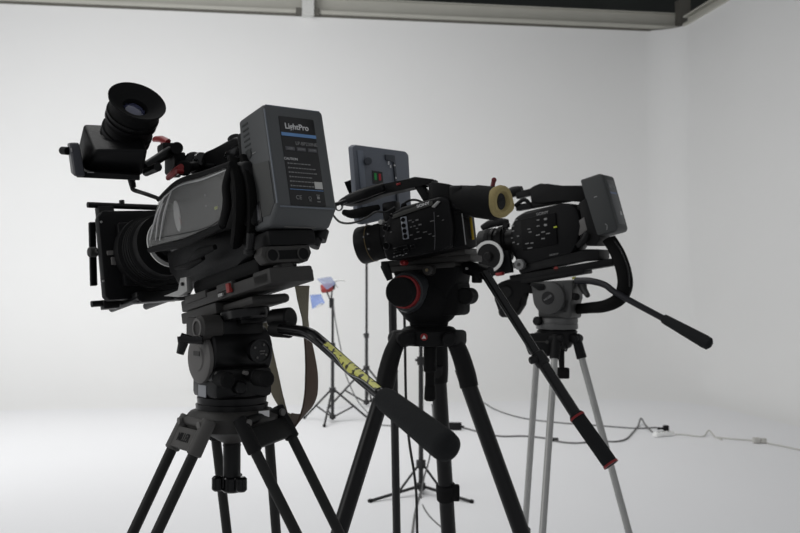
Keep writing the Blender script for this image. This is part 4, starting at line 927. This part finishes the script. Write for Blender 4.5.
b = MB(); b.tube([pt(330, 284, dL), pt(338, 280.5, dL), pt(345, 280.5, dL)], .006, 6); b.tube([pt(335, 284, dL), pt(338, 288, dL)], .005, 6, 1); b.build('clip', SILVERD, lp)

# ================================================================== cables on the floor
def fcable(name, pix, r, m, label, lift=None):
    b = MB(); P = []
    for q in pix:
        g = ground(q[0], q[1]); g.z = r + (q[2] if len(q) > 2 else 0); P.append(g)
    b.tube(P, r, 8, 6); return tag(b.build(name, m), label, 'cable')
fcable('power_cable', [(372, 425), (400, 427), (430, 428), (447, 427.5)], .006, CABLE, 'grey cable lying on the floor left of the small black power adapter')
b = MB(); g = ground(454.5, 430); b.box((g.x, g.y, .034), (.125, .06, .066), .008, Matrix.Rotation(R(-6), 3, 'Z'))
ad = thing('power_adapter', 'small black power adapter box lying on the floor between middle tripod legs', 'power adapter', Matrix.Translation((g.x, g.y, 0)))
ab_ = b.build('adapter_case', BLACK, ad)
b = MB(); b.cyl((g.x - .062, g.y, .03), (g.x - .085, g.y, .025), .012); b.cyl((g.x + .062, g.y, .03), (g.x + .085, g.y, .025), .012); b.build('cable_boot', RUBBER, ad)
fcable('power_cable', [(462, 428), (480, 433), (500, 437), (525, 437), (548, 439.5), (556, 442), (575, 444), (600, 442), (615, 442.5), (626, 440), (633, 433), (638, 427), (641, 424.5, .05), (645, 427.5, .02), (652, 432.5), (656, 434)], .0075, CABLE, 'thicker grey cable looping from the black adapter to the white power strip')
b = MB(); g = ground(553.5, 441.5); tag(MB().cyl((g.x - .05, g.y, .016), (g.x + .04, g.y, .016), .016, bev=.004).build('cable_connector', CABLEB), 'black inline connector on the grey floor cable seen between silver legs', 'connector')
fcable('power_cable', [(474, 400), (484, 403.5), (494, 409.5), (510, 415.5), (530, 420), (560, 423.5), (595, 426), (635, 429), (655, 428.3), (664, 429)], .0065, CABLE, 'thin grey cable sweeping behind silver tripod legs, farther back than the thicker one')
g0, g1 = ground(653, 437.5), ground(674, 435.5); dr_ = (g1 - g0); an = math.atan2(dr_.y, dr_.x); mc = (g0 + g1) / 2
ps = thing('power_strip', 'white power strip on the floor at right', 'power strip', Matrix.Translation((mc.x, mc.y, 0)))
b = MB(); b.box((mc.x, mc.y, .022), (.20, .06, .040), .008, Matrix.Rotation(an, 3, 'Z')); b.build('strip_case', mat('strip_white', (.86, .86, .85), .4), ps)
b = MB(); e_ = V3(math.cos(an), math.sin(an), 0)
for t in (-.055, 0, .055): p = V3(mc.x, mc.y, .0415) + e_ * t; b.cyl(p, p + V3(0, 0, .0015), .018, seg=16)
b.build('socket', WORNL, ps)
g = ground(666, 431.5); q_ = MB(); q_.box((g.x, g.y + .0, .03), (.05, .04, .05), .008); q_.cyl((g.x - .02, g.y, .03), (g.x - .07, g.y + .02, .02), .01)
tag(q_.build('power_plug', BLACK), 'black plug at the back of the white power strip', 'plug')
fcable('extension_cable', [(675, 435), (685, 435.5), (697, 437), (704, 436.8), (709, 434.5, .03), (715, 437.5), (722, 440.5)], .006, CABLEW, 'white cable with a kink running right from the power strip')
fcable('extension_cable', [(716, 438), (735, 440), (750, 441), (765, 443.5), (785, 447.5), (806, 452)], .006, CABLEW, 'white cable running out of the frame past the white connector')
g = ground(759, 443.5); q_ = MB(); q_.box((g.x - .02, g.y, .026), (.06, .045, .045), .008); q_.box((g.x + .035, g.y - .005, .024), (.045, .04, .04), .008)
tag(q_.build('cable_connector', CABLEW), 'white plug joint on the cable at far right', 'connector')
b = MB(); b.tube([V3(c1.x + .01, c1.y - .03, ws(331, 305, c1)), pt(335, 318, c1.y - .05), pt(338, 335, c1.y - .05), pt(341, 350, c1.y - .02), pt(345, 372, c1.y), pt(353, 392, c1.y + .1), pt(360, 404, c1.y + .2), ground(368, 413)], .0055, 8); tag(b.build('lamp_cable', CABLE), 'thin grey cable trailing from the red lamp down to the floor', 'cable')
b = MB(); b.tube([pt(432, 404, c3.y - .03), pt(433, 418, c3.y - .04), pt(430, 455, c3.y - .05), pt(424, 478, c3.y - .05), ground(421, 498), ground(424, 508), ground(431, 518), ground(442, 528)], .005, 8); tag(b.build('stand_cable', CABLE), 'thin grey cable drooping beside the flat-footed stand and curling on the floor', 'cable')
fcable('floor_cable', [(421, 492), (417, 505), (414, 520), (412, 536), (408, 560)], .006, CABLE, 'grey cable running toward the viewer from the foot of the flat-footed stand')

# ================================================================== light
def area(name, loc, target, sx, sy, power, col=(1, 1, 1), spread=180):
    l = bpy.data.lights.new(name, 'AREA'); l.shape = 'RECTANGLE'; l.size = sx; l.size_y = sy; l.energy = power; l.color = col; l.spread = R(spread)
    o = bpy.data.objects.new(name, l); C.objects.link(o); o.location = loc
    o.rotation_euler = (Vector(target) - Vector(loc)).to_track_quat('-Z', 'Y').to_euler()
    return o
area('cyclorama_light_bank', (-1.9, 8.0, 6.3), (-1.9, 9.4, 0), 4.5, 3.0, 176, (1, .997, .99), 148)
area('front_fill', (-3.0, 3.5, 5.8), (-2.5, 10.0, 0), 4, 2.5, 195, (1, .997, .99))  # added overhead fill, takes the place of stronger ambient light
area('left_wash', (-6.0, 4.2, 1.7), (-4.2, 13.0, 1.2), 3.5, 2.6, 104, (.985, .992, 1), 110)  # unseen area light from the left, aimed at the back wall
area('side_fill', (-4.5, .4, 2.2), (0, 2.0, 1.15), 2.2, 1.8, 8, (1, .99, .97), 90)  # added weak fill for highlights on the left sides of the gear
w = bpy.data.worlds.new('studio_world'); bpy.context.scene.world = w; w.use_nodes = True
w.node_tree.nodes['Background'].inputs[0].default_value = (.95, .97, 1, 1); w.node_tree.nodes['Background'].inputs[1].default_value = .32

# ================================================================== camera
cd = bpy.data.cameras.new('photo_camera'); cd.sensor_width = 36; cd.lens = F / 800 * 36
cd.dof.use_dof = True; cd.dof.focus_distance = 1.55; cd.dof.aperture_fstop = 13; cd.clip_start = .05
co = bpy.data.objects.new('photo_camera', cd); C.objects.link(co)
co.location = ORI; co.rotation_euler = (math.pi / 2 + PITCH, 0, 0)
sc = bpy.context.scene; sc.camera = co
sc.view_settings.view_transform = 'Standard'; sc.view_settings.look = 'None'; sc.view_settings.gamma = 1; sc.view_settings.use_curve_mapping = False
sc.view_settings.exposure = 0
